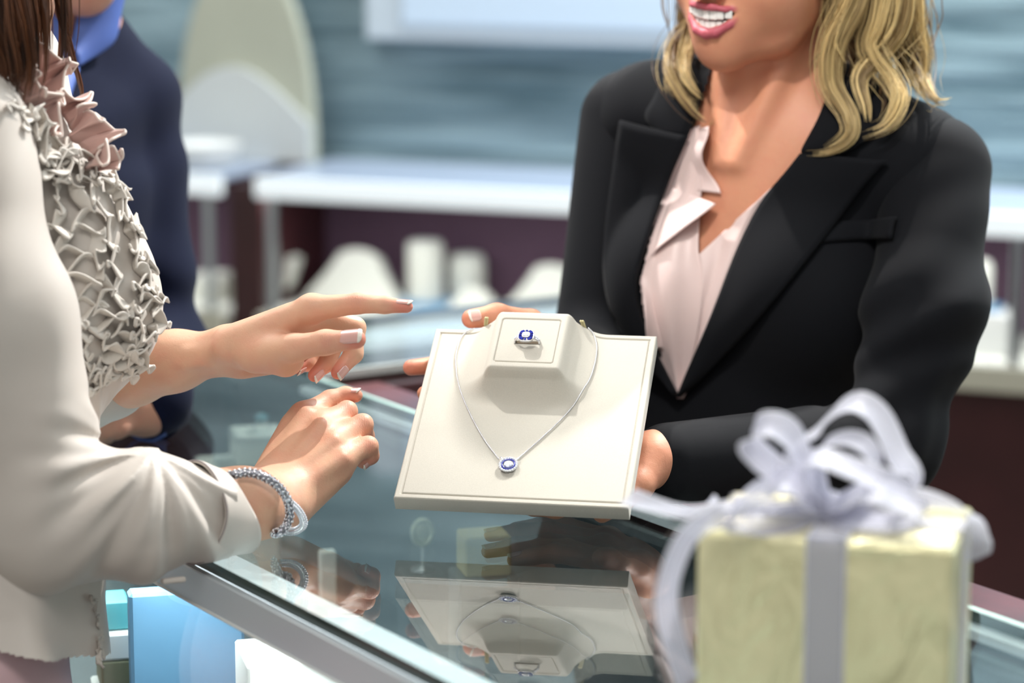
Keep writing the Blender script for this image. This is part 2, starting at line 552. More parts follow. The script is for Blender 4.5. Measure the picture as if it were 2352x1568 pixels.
# ------------------------------------------------------------------ the counter's own directions
D2 = nrm([-0.535, 0.845, 0]); N2 = np.array([D2[1], -D2[0], 0.0])       # along the counter, and across it towards the saleswoman
N0, N1 = 0.919, 1.360
def cn(n, s, z): return N2 * n + D2 * s + EZ * z
ROT_C = np.array([N2, D2, EZ])
LE = N2.copy(); LQ = D2.copy()          # the return counter
LQ0 = 2.59; LW = 0.30; A0 = cn(N1, LQ0, 0)
BE = nrm([0.9316, -0.3635, 0]); BQ = np.array([-BE[1], BE[0], 0.0])           # the wall cases
BQ0 = 4.277
def bn(e, q, z): return BE * e + BQ * q + EZ * z
ROT_B = np.array([BE, BQ, EZ])
def cross_line(n, q):           # where the line across-offset n of the main counter meets offset q of the return counter
    return np.linalg.solve(np.array([N2[:2], LQ[:2]]), np.array([n, q]))

# room shell
def struct(name, mb, m): return tag(mb.build(name, m), kind='structure')
struct('floor', MB().box((0.3, 2.4, -0.05), (3.7, 4.2, 0.05)), M['floor'])
WQ = BQ0 + 0.36
struct('wall_back', MB().box(bn(0.25, WQ + 0.06, 1.6), (3.2, 0.06, 1.6), ROT_B), M['teal'])
struct('wall_left', MB().box((-3.45, 2.4, 1.6), (0.06, 4.2, 1.6)), M['paint_white'])
struct('wall_right', MB().box((4.0, 2.4, 1.6), (0.06, 4.2, 1.6)), M['paint_white'])
struct('ceiling', MB().box((0.3, 2.4, 3.25), (3.8, 4.2, 0.05)), M['paint_white'])

# ------------------------------------------------------------------ main jewellery counter
S0 = 0.95
p0 = cn(N0, S0, 0)[:2]; p1 = cn(N1, S0, 0)[:2]; pf1 = cross_line(N1, LQ0 + LW); pf0 = cross_line(N0, LQ0 + LW)
cnt = thing('jewelry_counter', 'glass topped jewelry counter that the cream tray is shown above', 'counter', cn((N0 + N1) / 2, 1.9, 0))
GT = 0.010
V = []; P4 = [p0, p1, pf1, pf0]
V = [[*p, 1.0] for p in P4] + [[*p, 1.0 - GT] for p in P4]
top = link_mesh('glass_top', V, [(0, 1, 2, 3), (7, 6, 5, 4), (0, 4, 5, 1), (1, 5, 6, 2), (2, 6, 7, 3), (3, 7, 4, 0)], None, cnt, False,
                mats=[M['glass_top'], M['edge']], fmat=[0, 0, 1, 1, 1, 1])
Lm = 3.3
def along(name, n, z, hn, hz, m, s0=S0, s1=Lm, bev=0.001, par=cnt):
    return MB().box(cn(n, (s0 + s1) / 2, z), (hn, (s1 - s0) / 2, hz), ROT_C, bev).build(name, m, par)
rail = along('front_rail', N0 - 0.004, 0.9745, 0.004, 0.0155, M['alu'])
along('rail_lip', N0 - 0.0085, 0.9602, 0.0015, 0.0012, M['paint_white'], par=rail)
along('light_strip', N0 + 0.029, 0.9845, 0.017, 0.004, M['led_in'], s1=3.1)
tag(along('front_pane', N0 + 0.003, 0.875, 0.003, 0.084, M['glass'], s1=3.0), 'clear front pane')
along('rear_rail', N1 - 0.004, 0.985, 0.008, 0.0042, M['led'], s1=2.58)
along('rear_edge', N1 + 0.004, 0.996, 0.003, 0.0045, M['edge_pale'], s1=2.58)
along('ledge', N1 + 0.049, 0.972, 0.041, 0.014, M['wood'], s1=2.575, bev=0.003)
along('rear_panel', N1 + 0.045, 0.47, 0.03, 0.485, M['wood_dark'], s1=2.58)
along('deck', (N0 + N1) / 2, 0.775, (N1 - N0) / 2 - 0.006, 0.012, M['deck'], s1=3.0)
along('base_cabinet', (N0 + N1) / 2, 0.40, (N1 - N0) / 2 - 0.006, 0.36, M['wood_dark'], s1=3.0)
along('inner_back', N1 - 0.012, 0.88, 0.004, 0.092, M['deck'], s1=2.57)

# return counter behind the saleswoman's hands
ret = thing('return_counter', 'second glass counter running across behind the tray, with bright white rail', 'counter', A0 + LE * 0.4 + LQ * 0.16)
ROT_L = np.array([LE, LQ, EZ])
pc0 = cross_line(N1, LQ0); pc1 = cross_line(N1, LQ0 + LW)
ee = 0.74
q0 = np.array([*pc0, 0]); q1 = np.array([*pc1, 0])
r0 = q0 + LE * ee; r1 = q1 + LE * ee
P4 = [q0 + LE * 0.012, r0, r1, q1 + LE * 0.012]
V = [[p[0], p[1], 1.0] for p in P4] + [[p[0], p[1], 1.0 - GT] for p in P4]
link_mesh('glass_top', V, [(0, 1, 2, 3), (7, 6, 5, 4), (0, 4, 5, 1), (1, 5, 6, 2), (2, 6, 7, 3), (3, 7, 4, 0)], None, ret, False,
          mats=[M['glass_top'], M['edge']], fmat=[0, 0, 1, 1, 1, 1])
def across(name, q, z, hq, hz, m, e0=0.01, e1=ee, bev=0.001, par=ret):
    c = q0 + LE * (e0 + e1) / 2 + LQ * q; c[2] = z
    return MB().box(c, ((e1 - e0) / 2, hq, hz), ROT_L, bev).build(name, m, par)
across('near_rail', 0.004, 0.995, 0.004, 0.005, M['paint_white'])
across('far_rail', 0.232, 0.983, 0.042, 0.0055, M['led_in'], e0=0.012)
across('rear_panel', 0.012, 0.47, 0.008, 0.505, M['wood'], e0=0.10)
across('deck', LW / 2 + 0.01, 0.775, LW / 2 - 0.02, 0.012, M['deck'], e0=0.012)
across('front_pane', LW - 0.004, 0.88, 0.003, 0.088, M['glass'], e0=0.012)
across('base_cabinet', LW / 2 + 0.02, 0.385, LW / 2 - 0.03, 0.375, M['wood_dark'], e0=0.015)

# ------------------------------------------------------------------ wall cases at the back
def wall_case(label, e0, e1, zt, posts):
    t = thing('wall_display_case', label, 'display case', bn((e0 + e1) / 2, BQ0 + 0.22, 0))
    def bx(name, ea, eb, qa, qb, za, zb, m, par=t, bev=0.002):
        return MB().box(bn((ea + eb) / 2, (qa + qb) / 2, (za + zb) / 2), ((eb - ea) / 2, (qb - qa) / 2, (zb - za) / 2), ROT_B, bev).build(name, m, par)
    bx('glass_top', e0, e1, BQ0 + 0.012, BQ0 + 0.34, zt - 0.012, zt, M['pale_top'])
    bx('rail', e0, e1, BQ0 - 0.002, BQ0 + 0.010, zt - 0.038, zt, M['led'])
    bx('inner_back', e0, e1, BQ0 + 0.30, BQ0 + 0.33, 0.745, zt - 0.013, M['plum'])
    bx('deck', e0, e1, BQ0 + 0.0, BQ0 + 0.30, 0.725, 0.745, M['white_stand'])
    bx('base_cabinet', e0 + 0.005, e1 - 0.005, BQ0 + 0.015, BQ0 + 0.33, 0.0, 0.725, M['wood_dark'])
    bx('front_trim', e0, e1, BQ0 - 0.004, BQ0 + 0.014, 0.70, 0.745, mat('pale_trim', (176, 174, 158), 0.5))
    for p in posts:
        bx('mullion', p - 0.009, p + 0.009, BQ0, BQ0 + 0.010, 0.745, zt - 0.038, M['steel'])
    return t
def e_at(x, y, q, z=None):
    """position along the wall cases seen at picture column x, for depth offset q"""
    r = ray(x, y); t = q / (r @ BQ); return (CAM + r * t) @ BE
eL = e_at(585, 450, BQ0); eR = e_at(2650, 520, BQ0)
wall_case('long wall case with white lit rail and cream necklace busts on its deck', eL, eR, 1.0, [e_at(622, 550, BQ0), e_at(2335, 600, BQ0)])
eA = e_at(508, 450, BQ0); eB = e_at(-300, 450, BQ0)
wall_case('short wall case seen past the shoulder of the navy sweater', eB, eA, 1.0, [e_at(478, 550, BQ0)])
struct('trim_1', MB().box(bn((eA + eL) / 2, BQ0 + 0.18, 0.49), ((eL - eA) / 2 - 0.002, 0.15, 0.49), ROT_B), M['wood_dark'])

# necklace busts and small stands standing in the wall cases
def bust_profile(mb, c, w, h, d, R, neck=0.42):
    """a necklace bust: slanted shoulders rising to a rounded neck"""
    n = 18
    u = np.linspace(-1, 1, 2 * n + 1)
    prof = np.where(np.abs(u) < neck, 1.0 - 0.10 * (u / neck) ** 2, 0.9 - 0.78 * ((np.abs(u) - neck) / (1 - neck)) ** 0.8)
    poly = [(-w / 2, 0)] + [(x * w / 2, max(p, 0.12) * h) for x, p in zip(u, prof)] + [(w / 2, 0)]
    ex, ey = R[0], nrm(R[2] + R[1] * 0.35)
    ez = nrm(np.cross(ex, ey))
    mb.prism(poly, c + ez * -d / 2, ex, ey, ez, d)
def on_case(x, q, z=0.745):
    r = ray(x, 640); t = (BQ0 + q) / (r @ BQ); P = CAM + r * t
    return np.array([P[0], P[1], z])
def stand(name, label, cat, mb, m, group=None):
    return tag(mb.build(name, m, None, False), label, cat, group)
for (x, q, w, h, lab) in ((815, 0.16, 0.190, 0.104, 'wide cream necklace bust in the wall case above the pointing hand'),
                          (1090, 0.14, 0.105, 0.048, 'low cream necklace bust in front of the round topped stand in the wall case'),
                          (1262, 0.18, 0.165, 0.094, 'cream necklace bust in the wall case beside the dark blazer sleeve')):
    mb = MB(); bust_profile(mb, on_case(x, q), w, h, 0.035, ROT_B)
    stand('necklace_bust', lab, 'necklace bust', mb, M['white_stand'], 'necklace busts in the wall case')
mb = MB(); c = on_case(612, 0.15)
mb.prism([(-0.036, 0), (0.045, 0), (0.066, 0.085), (0.028, 0.10), (-0.002, 0.142), (-0.040, 0.142)], c, BE, nrm(EZ + BQ * 0.3), -BQ, 0.04)
stand('earring_stand', 'cream stepped earring stand leaning in the wall case behind the mullion', 'display stand', mb, M['white_stand'])
mb = MB(); mb.lathe([(0.034, 0), (0.034, 0.100), (0.031, 0.110), (0.0, 0.113)], on_case(977, 0.2) + EZ * 0.012, 24)
stand('bracelet_stand', 'tall cream cylinder stand in the wall case above the pointing fingertip', 'display stand', mb, M['white_stand'])
mb = MB(); mb.lathe([(0.034, 0), (0.034, 0.078), (0.030, 0.092), (0.0, 0.096)], on_case(1073, 0.25) + EZ * 0.001, 24)
stand('bracelet_stand', 'round topped cream cylinder stand behind the low necklace bust', 'display stand', mb, M['white_stand'])
mb = MB(); mb.box(on_case(1000, 0.2) + EZ * 0.006, (0.075, 0.05, 0.006), ROT_B, 0.001)
stand('blue_tray', 'flat blue tray under the tall cylinder stand in the wall case', 'tray', mb, M['blue'])
mb = MB(); mb.box(on_case(492, 0.12) + EZ * 0.026, (0.032, 0.03, 0.026), ROT_B, 0.008)
stand('ring_block', 'small cream ring block in the short wall case beside the navy sleeve', 'display stand', mb, M['white_stand'])
mb = MB(); mb.box(on_case(2268, 0.12) + EZ * 0.036, (0.052, 0.04, 0.036), ROT_B, 0.002)
stand('white_riser', 'white riser block in the wall case on the far side of the blazer sleeve', 'display stand', mb, M['paint_white'])
mb = MB(); mb.box(on_case(2262, 0.12) + EZ * 0.077, (0.03, 0.025, 0.004), ROT_B, 0.001)
stand('blue_pad', 'thin blue pad lying on the white riser block', 'pad', mb, M['blue'])
mb = MB(); mb.lathe([(0.016, 0), (0.016, 0.062), (0.012, 0.075), (0, 0.079)], on_case(2258, 0.12) + EZ * 0.082, 20)
stand('ring_finger', 'white rounded ring holder standing on the blue pad', 'display stand', mb, M['white_stand'])

# arched panel and dish on the wall cases
pq = BQ0 + 0.24
ex0, ex1 = e_at(412, 360, pq), e_at(716, 360, pq)
w2 = (ex1 - ex0) / 2
poly = [(-w2, 0)] + [(w2 * (1 if a > 0 else 1) * math.cos(t), 0.05 + 0.35 * math.sin(t)) for a, t in ((math.cos(t), t) for t in np.linspace(math.pi, 0, 30))] + [(w2, 0)]
pan = thing('arched_panel', 'tall beige arched panel standing on the wall case', 'display panel', bn((ex0 + ex1) / 2, pq, 1.0))
tw = nrm(BE * 0.985 + BQ * 0.17)
MB().prism(poly[::-1], bn((ex0 + ex1) / 2, pq, 1.001), BE, EZ, BQ, 0.03).build('panel', mat('beige_panel', (182, 184, 166), 0.7, noise=0.06, nscale=6), pan)
ap = [(-w2 * 1.01, 0.0), (w2 * 1.01, 0.0), (w2 * 1.01, 0.075)] + [(w2 * (1 - 2 * t), 0.075 + 0.07 * math.sin(math.pi * t) * (1 + 0.5 * t) + 0.03 * t) for t in np.linspace(0.05, 1, 12)]
MB().prism(ap, bn((ex0 + ex1) / 2, pq - 0.001, 1.002), BE, EZ, -BQ, 0.012).build('apron', mat('pale_apron', (206, 210, 208), 0.5), pan)
mb = MB(); mb.lathe([(0.035, 0), (0.055, 0.010), (0.070, 0.045), (0.066, 0.047), (0.02, 0.014)], bn(e_at(472, 385, BQ0 + 0.10), BQ0 + 0.10, 1.0), 32)
stand('white_dish', 'round white dish on the short wall case in front of the arched panel', 'dish', mb, M['paint_white'])

# lit sign panel on the teal wall
lq = WQ - 0.05
l0, l1 = e_at(838, 60, lq), e_at(1640, 60, lq)
zb = (CAM + ray(1100, 98) * (lq / (ray(1100, 98) @ BQ)))[2]
lp = thing('light_box', 'wide pale light box on the teal wall behind the blond hair', 'light box', bn((l0 + l1) / 2, WQ, zb))
MB().box(bn((l0 + l1) / 2, lq + 0.024, zb + 0.19), ((l1 - l0) / 2, 0.024, 0.19), ROT_B, 0.004).build('housing', mat('pale_housing', (200, 212, 222), 0.5), lp)
MB().box(bn((l0 + l1) / 2 + 0.03, lq - 0.002, zb + 0.20), ((l1 - l0) / 2 - 0.05, 0.003, 0.17), ROT_B, 0.001).build('diffuser', mat('pale_diffuser', (196, 214, 232), 0.4, emit=0.12), lp)

# ------------------------------------------------------------------ things inside the main counter (on its deck)
DK = 0.788
def riser(x, Y, ztop, hw, hd, label, z0=DK, name='display_block', cat='display block', rot=ROT_C, m=None, group=None):
    P = W(x, 784, Y); mb = MB()
    mb.box((P[0], P[1], (z0 + ztop) / 2), (hw, hd, (ztop - z0) / 2), rot, 0.002)
    return stand(name, label, cat, mb, m or M['white_stand'], group)
RF = np.array([nrm([0.97, 0.24, 0]), nrm([-0.24, 0.97, 0]), EZ])
riser(537, 2.83, 0.916, 0.040, 0.05, 'larger cream block under the counter glass, beneath a smaller block', rot=RF)
riser(588, 2.845, 0.951, 0.028, 0.03, 'smaller cream block carrying a pale ring, on top of the larger block', z0=0.9165, rot=RF)
rg = thing('pale_stone_ring', 'ring with a pale aqua stone on the smaller cream block', 'ring', W(600, 955, 2.84))
pc = W(600, 955, 2.84); pc[2] = 0.9515
mb = MB(); t = np.linspace(0, math.pi, 14); mb.tube([pc + RF[0] * 0.009 * math.cos(a) + EZ * (0.001 + 0.010 * math.sin(a)) for a in t], 0.0012, 6); mb.build('band', M['silver'], rg, True)
MB().ellipsoid(pc + EZ * 0.015, (0.008, 0.007, 0.005), None, 10, 6).build('stone', mat('aqua_stone', (120, 176, 190), 0.1, coat=1.0), rg)
P = W(690, 784, 2.06)
riser(690, 2.15, 0.914, 0.055, 0.040, 'large white block nearest the front pane, holding a small half round ring slot', rot=RF, m=M['paint_white'])
mb = MB(); t = np.linspace(0, math.pi, 14)
pb = W(690, 784, 2.145); pb[2] = 0.9145
mb.prism([(0.016 * math.cos(a), 0.016 * math.sin(a)) for a in t], pb - RF[1] * 0.004, RF[0], EZ, RF[1], 0.008)
stand('ring_holder', 'half round cream ring holder on the large white block by the front pane', 'ring holder', mb, M['white_stand'])
blue = thing('blue_display_board', 'bright blue cloth covered board standing inside the counter below the cream sleeve', 'display board', W(410, 784, 2.33))
pb = W(412, 784, 2.30)
MB().box((pb[0], pb[1], (DK + 0.925) / 2), (0.052, 0.012, (0.925 - DK) / 2), RF, 0.003).build('board', M['blue'], blue)
riser(243, 2.36, 0.90, 0.013, 0.02, 'narrow teal box beside the blue board, topmost of its small stack', z0=0.872, rot=RF, m=mat('teal_box', (90, 170, 178), 0.5), name='teal_box', cat='box')
riser(240, 2.36, 0.8715, 0.018, 0.03, 'white slab under the narrow teal box', z0=0.846, rot=RF, m=M['paint_white'], name='white_slab', cat='display block')
riser(240, 2.36, 0.8455, 0.014, 0.03, 'olive block under the white slab beside the blue board', z0=0.815, rot=RF, m=mat('olive_block', (120, 118, 88), 0.7), name='olive_block')
riser(240, 2.36, 0.8145, 0.02, 0.03, 'white block at the foot of the small stack beside the blue board', rot=RF, m=M['paint_white'])
riser(745, 2.55, 0.893, 0.0085, 0.006, 'small upright white card inside the counter under the reflected fist', z0=DK, name='white_card', cat='card', rot=RF, m=M['white_stand'])
riser(1110, 2.45, 0.898, 0.030, 0.026, 'grey cloth riser under the pale gold block inside the counter', name='cloth_riser', rot=RF, m=M['deck'])
riser(1110, 2.45, 0.938, 0.023, 0.02, 'pale gold block with light top inside the counter below the tray', z0=0.8985, name='gold_block', rot=RF, m=mat('gold_block', (176, 164, 116), 0.6))
riser(968, 2.56, 0.868, 0.022, 0.022, 'grey cloth riser under the round medallion inside the counter', name='cloth_riser', rot=RF, m=M['deck'])
pr = W(968, 784, 2.56); pr[2] = 0.8685
st = thing('round_medallion', 'round pale medallion on a thin foot inside the counter below the tray corner', 'ornament', pr)
MB().lathe([(0.012, 0), (0.012, 0.003), (0.002, 0.006), (0.002, 0.028)], pr, 16).build('foot', M['steel'], st, True)
mb = MB(); mb.tube([pr + EZ * 0.040 + RF[0] * 0.010 * math.cos(a) + EZ * 0.0125 * math.sin(a) for a in np.linspace(0, 2 * math.pi, 24, endpoint=False)], 0.003, 8, closed=True)
mb.ellipsoid(pr + EZ * 0.040, (0.0085, 0.002, 0.011), RF, 14, 8); mb.build('disc', mat('pale_brass', (200, 204, 178), 0.3, metal=0.3), st, True)

# ------------------------------------------------------------------ light
def area(name, loc, target, sx, sy, power, color=(1, 1, 1), spread=180):
    l = bpy.data.lights.new(name, 'AREA'); l.shape = 'RECTANGLE'; l.size = sx; l.size_y = sy; l.energy = power; l.color = color; l.spread = math.radians(spread)
    o = bpy.data.objects.new(name, l); C.objects.link(o); o.location = loc
    o.rotation_euler = (Vector(target) - Vector(loc)).to_track_quat('-Z', 'Y').to_euler(); return o
def spot(name, loc, target, power, color=(1, 1, 1), size=60, blend=0.6, r=0.03):
    l = bpy.data.lights.new(name, 'SPOT'); l.energy = power; l.color = color; l.spot_size = math.radians(size); l.spot_blend = blend; l.shadow_soft_size = r
    o = bpy.data.objects.new(name, l); C.objects.link(o); o.location = loc
    o.rotation_euler = (Vector(target) - Vector(loc)).to_track_quat('-Z', 'Y').to_euler(); return o
WARM = (1.0, 0.965, 0.92)
spot('ceiling_or_fill_spot', (0.92, 3.36, 3.1), (-0.05, 2.28, 1.0), 300, WARM, 60, 0.8, 0.020)
spot('ceiling_or_fill_spot', (-0.75, 3.2, 3.1), (0.30, 2.60, 1.3), 210, WARM, 32, 0.7, 0.03)
spot('ceiling_or_fill_spot', (-0.6, 1.7, 3.1), (-0.5, 2.2, 1.0), 8, WARM, 50, 0.9, 0.05)  # unseen weak fill spot, added for the cream jacket
spot('ceiling_or_fill_spot', (-0.35, 1.1, 3.1), (0.24, 2.52, 1.35), 120, WARM, 24, 0.8, 0.06)  # unseen spot added to give the saleswoman's face frontal light
area('ceiling_or_fill_panel', (-1.2, 3.4, 3.15), (-1.2, 3.4, 0), 1.5, 1.5, 40, (0.95, 0.98, 1))
area('ceiling_or_fill_panel', (1.5, 3.6, 3.15), (1.5, 3.6, 0), 1.5, 1.5, 40, (0.95, 0.98, 1))
area('ceiling_or_fill_panel', (0.0, 0.6, 3.15), (0.3, 2.0, 0.8), 2.0, 1.0, 36, (1, 0.98, 0.95))  # unseen soft panel added as fill for front-facing surfaces
area('wall_washer', bn(0.3, WQ - 0.5, 3.1), bn(0.3, WQ, 1.2), 3.5, 0.15, 105, (0.93, 0.98, 1))
# led strips inside the cases
def strip(name, a, b, z, power, w=0.015):
    c = (np.asarray(a) + np.asarray(b)) / 2; L = np.linalg.norm(np.asarray(b) - np.asarray(a))
    l = bpy.data.lights.new(name, 'AREA'); l.shape = 'RECTANGLE'; l.size = L; l.size_y = w; l.energy = power; l.color = (0.97, 1, 1)
    o = bpy.data.objects.new(name, l); C.objects.link(o); o.location = (c[0], c[1], z)
    d = np.asarray(b) - np.asarray(a); o.rotation_euler = (0, 0, math.atan2(d[1], d[0])); return o
strip('case_led', cn(N0 + 0.02, 1.1, 0), cn(N0 + 0.02, 3.0, 0), 0.980, 5)
strip('case_led', bn(eL, BQ0 + 0.04, 0), bn(eR, BQ0 + 0.04, 0), 0.955, 2.6)
strip('case_led', bn(eB, BQ0 + 0.04, 0), bn(eA, BQ0 + 0.04, 0), 0.955, 1.0)
w = bpy.data.worlds.new('world'); SC.world = w; w.use_nodes = True
w.node_tree.nodes['Background'].inputs['Color'].default_value = (0.95, 0.98, 1.0, 1)
w.node_tree.nodes['Background'].inputs['Strength'].default_value = 0.42
SC.view_settings.view_transform = 'Standard'; SC.view_settings.look = 'None'; SC.view_settings.exposure = 0.10; SC.view_settings.gamma = 1.0
SC.view_settings.use_curve_mapping = False
SC.cycles.use_denoising = True
SC.cycles.max_bounces = 10; SC.cycles.diffuse_bounces = 3; SC.cycles.glossy_bounces = 4; SC.cycles.transparent_max_bounces = 12
SC.cycles.sample_clamp_indirect = 6.0; SC.cycles.caustics_reflective = False; SC.cycles.caustics_refractive = False
# ------------------------------------------------------------------ the cream tray held up in the middle
def plane_hit(x, y, o, n):
    r = ray(x, y); return CAM + r * (((o - CAM) @ n) / (r @ n))
BO = W(903.6, 1142, 2.196)
BU = nrm(W(1447, 1167, 2.159) - BO)
_v = W(976, 753, 2.375) - BO; BV = nrm(_v - BU * (_v @ BU)); BN = nrm(np.cross(BU, BV))
TW, TL, TT = 0.2050, 0.2145, 0.0145
def T(a, b, h=0.0): return BO + BU * a + BV * b + BN * h
def ab(x, y, h=0.0):
    p = plane_hit(x, y, BO + BN * h, BN) - BO; return p @ BU, p @ BV
HB = 0.025
c1 = ab(1143, 721, HB); c2 = ab(1293, 724, HB); c3 = ab(1122, 842, HB); c4 = ab(1299, 850, HB)
ac = (c1[0] + c2[0] + c3[0] + c4[0]) / 4; ah = (c2[0] - c1[0] + c4[0] - c3[0]) / 4
bt = TL; bb = (c3[1] + c4[1]) / 2
i1 = ab(1151, 729, HB); i2 = ab(1284, 736, HB); i3 = ab(1139, 829, HB); i4 = ab(1275, 833, HB)
ic = ((i1[0] + i2[0] + i3[0] + i4[0]) / 4, (i1[1] + i2[1] + i3[1] + i4[1]) / 4)
ih = ((i2[0] - i1[0] + i4[0] - i3[0]) / 4, (i1[1] + i2[1] - i3[1] - i4[1]) / 4)
def rrect(x, y, hx, hy, r):
    qx = np.abs(x) - hx + r; qy = np.abs(y) - hy + r
    return np.minimum(np.maximum(qx, qy), 0) + np.sqrt(np.maximum(qx, 0) ** 2 + np.maximum(qy, 0) ** 2) - r
def tray_h(a, b):
    a = np.asarray(a, float); b = np.asarray(b, float)
    rim = np.minimum(np.minimum(a, TW - a), np.minimum(b, TL - b))
    h = -0.0016 * np.exp(-((rim - 0.0058) / 0.0007) ** 2) + np.where(rim > 0.0058, -0.0002, 0) - 0.0012 * np.clip(1 - rim / 0.0012, 0, 1) ** 2
    # raised neck block: flat top, soft shoulders flaring to the board
    dx = np.maximum(np.abs(a - ac) - ah + 0.003, 0); dy = np.maximum(bb - b + 0.003, 0)
    sx = dx / 0.038; sy = dy / 0.028
    rr = np.sqrt(sx ** 2 + sy ** 2)
    f = np.clip(1 - rr, 0, 1)
    prof = np.where(rr < 1, f ** 2.3, 0)
    prof = np.where(rr < 0.2, 1 - (1 - 0.8 ** 2.3) * (rr / 0.2) ** 2, prof)
    top = HB * prof
    ed = np.clip((TL - b) / 0.004, 0, 1); top = top * (1 - 0.06 * (1 - ed) ** 2)
    d = rrect(a - ic[0], b - ic[1], ih[0], ih[1], 0.0025)
    top = top - 0.0013 * np.exp(-(d / 0.0006) ** 2) - np.where(d < 0, 0.0003, 0)
    k = np.clip(top / 0.004, 0, 1)
    return h * (1 - k) + top
tray = thing('display_tray', 'square cream suede tray with a raised neck block, held up above the counter glass', 'display tray', T(TW / 2, 0, -TT))
def fine(n, L, extra):
    x = list(np.linspace(0, L, n)) + [e for e in extra]
    return np.unique(np.round(x, 5))
ea = [0.0003, 0.0006, 0.0012] + list(np.arange(0.0042, 0.0076, 0.0003))
A_ = fine(150, TW, ea + [TW - e for e in ea] + list(np.linspace(ic[0] - ih[0] - 0.002, ic[0] - ih[0] + 0.002, 12)) + list(np.linspace(ic[0] + ih[0] - 0.002, ic[0] + ih[0] + 0.002, 12)))
B_ = fine(160, TL, ea + [TL - e for e in ea] + list(np.linspace(ic[1] - ih[1] - 0.002, ic[1] - ih[1] + 0.002, 12)) + list(np.linspace(ic[1] + ih[1] - 0.002, ic[1] + ih[1] + 0.002, 12)) + list(np.linspace(bb - 0.026, bb + 0.002, 30)))
GA, GB = np.meshgrid(A_, B_, indexing='ij')
top = T(0, 0) + GA[..., None] * BU + GB[..., None] * BV + tray_h(GA, GB)[..., None] * BN
na, nb_ = GA.shape
V = top.reshape(-1, 3); idg = np.arange(na * nb_).reshape(na, nb_)
F = np.stack([idg[:-1, :-1].ravel(), idg[1:, :-1].ravel(), idg[1:, 1:].ravel(), idg[:-1, 1:].ravel()], 1)
per = np.concatenate([idg[:, 0], idg[-1, 1:], idg[::-1, -1][1:], idg[0, ::-1][1:-1]])
ab_per = np.stack([GA.ravel()[per], GB.ravel()[per]], 1)
low = T(0, 0, -TT) + ab_per[:, :1] * BU + ab_per[:, 1:] * BV
n0_ = len(V); m_ = len(per)
V = np.vstack([V, low, T(TW / 2, TL / 2, -TT)[None]])
nx = np.roll(np.arange(m_), -1)
F2 = np.stack([per[nx], per, n0_ + np.arange(m_), n0_ + nx], 1)
cidx = n0_ + m_
F3 = np.stack([n0_ + nx, n0_ + np.arange(m_), np.full(m_, cidx), np.full(m_, cidx)], 1)
faces = [tuple(f) for f in np.concatenate([F, F2])] + [tuple(f[:3]) for f in F3]
link_mesh('padded_panel', V, faces, M['cream'], tray, True)
tray.children
bm_mod = tray.children[0].modifiers.new('split', 'EDGE_SPLIT'); bm_mod.split_angle = math.radians(50)
# ring slot in the neck block
rx, ry = ab(1211, 786, HB)
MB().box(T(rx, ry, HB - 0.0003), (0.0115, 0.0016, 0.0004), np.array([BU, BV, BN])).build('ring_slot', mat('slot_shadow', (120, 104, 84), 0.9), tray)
# cord loops that hold the chain at the back edge
for k, (x, y, lean) in enumerate(((1112, 743, 1), (1340, 748, -1))):
    a, b = ab(x, y, 0.012)
    for j in (-1, 1):
        pts = [T(a + j * 0.0009 + lean * 0.002 * t, TL + 0.0015 - 0.001 * t, 0.004 + 0.014 * t - 0.010 * max(0, t - 0.7)) for t in np.linspace(0, 1, 8)]
        o = MB().tube(pts, 0.0011, 8).build('cord_loop', mat('cord', (206, 196, 150), 0.7), tray, True)

# ------------------------------------------------------------------ necklace lying on the tray
neck = thing('necklace', 'fine white gold chain with an oval halo pendant lying on the cream tray', 'necklace', T(TW / 2, 0.05, 0.001))
def chain_side(pxs):
    P = spline([ab(*p) for p in pxs], 60)
    return P
Lp = chain_side([(1090, 756), (1066, 768), (1051, 800), (1047, 835), (1055, 890), (1079, 950), (1112, 1010), (1146, 1056)])
Rp = chain_side([(1353, 765), (1364, 774), (1371, 800), (1366, 840), (1350, 884), (1307, 945), (1250, 1002), (1191, 1054)])
mb = MB()
for P in (Lp, Rp):
    P = resample(P, 190)
    hh = tray_h(P[:, 0], P[:, 1])
    X = np.array([T(p[0], p[1], h + 0.0012) for p, h in zip(P, hh)])
    for i in range(0, len(X) - 1):
        mb.ellipsoid(X[i], (0.00075, 0.00055, 0.00062), np.array([nrm(X[i + 1] - X[i]), BU, BN]) if False else None, 6, 4)
    mb.tube(X, 0.00032, 5)
mb.build('chain', M['silver'], neck, True)
px_, py_ = ab(1168, 1071)
TB = np.array([BU, BV, BN])
def ringpts(c, rx, ry, n): return [c + BU * rx * math.cos(t) + BV * ry * math.sin(t) for t in np.linspace(0, 2 * math.pi, n, endpoint=False)]
pc = T(px_, py_, 0.002)
pend = MB().tube(ringpts(pc, 0.0072, 0.0074, 40), 0.0011, 8, closed=True).tube(ringpts(pc - BN * 0.0006, 0.0043, 0.0045, 40), 0.0007, 8, closed=True)
for sgn in (-1, 1): pend.tube([pc + BU * sgn * 0.0055 + BV * 0.0055, pc + BU * sgn * 0.0082 + BV * 0.0092], 0.0008, 6)
pend = pend.build('pendant', M['silver'], neck, True)
gem = MB()
gem.lathe([(0, -0.0008), (0.0041, 0.0004), (0.0036, 0.0016), (0.0022, 0.0022), (0, 0.0022)], pc, 10, np.array([BU, BV, BN]))
gem.build('center_stone', M['diamond'], pend)
MB().tube(ringpts(pc + BN * 0.0006, 0.0056, 0.0058, 40), 0.0008, 8, closed=True).build('sapphire_halo', M['sapphire'], pend, True)
gem = MB()
for p in ringpts(pc + BN * 0.0009, 0.0076, 0.0079, 20): gem.ellipsoid(p, (0.0012, 0.0012, 0.0009), TB, 6, 4)
tag(gem.build('stone_halo', M['diamond'], pend), kind='stuff')

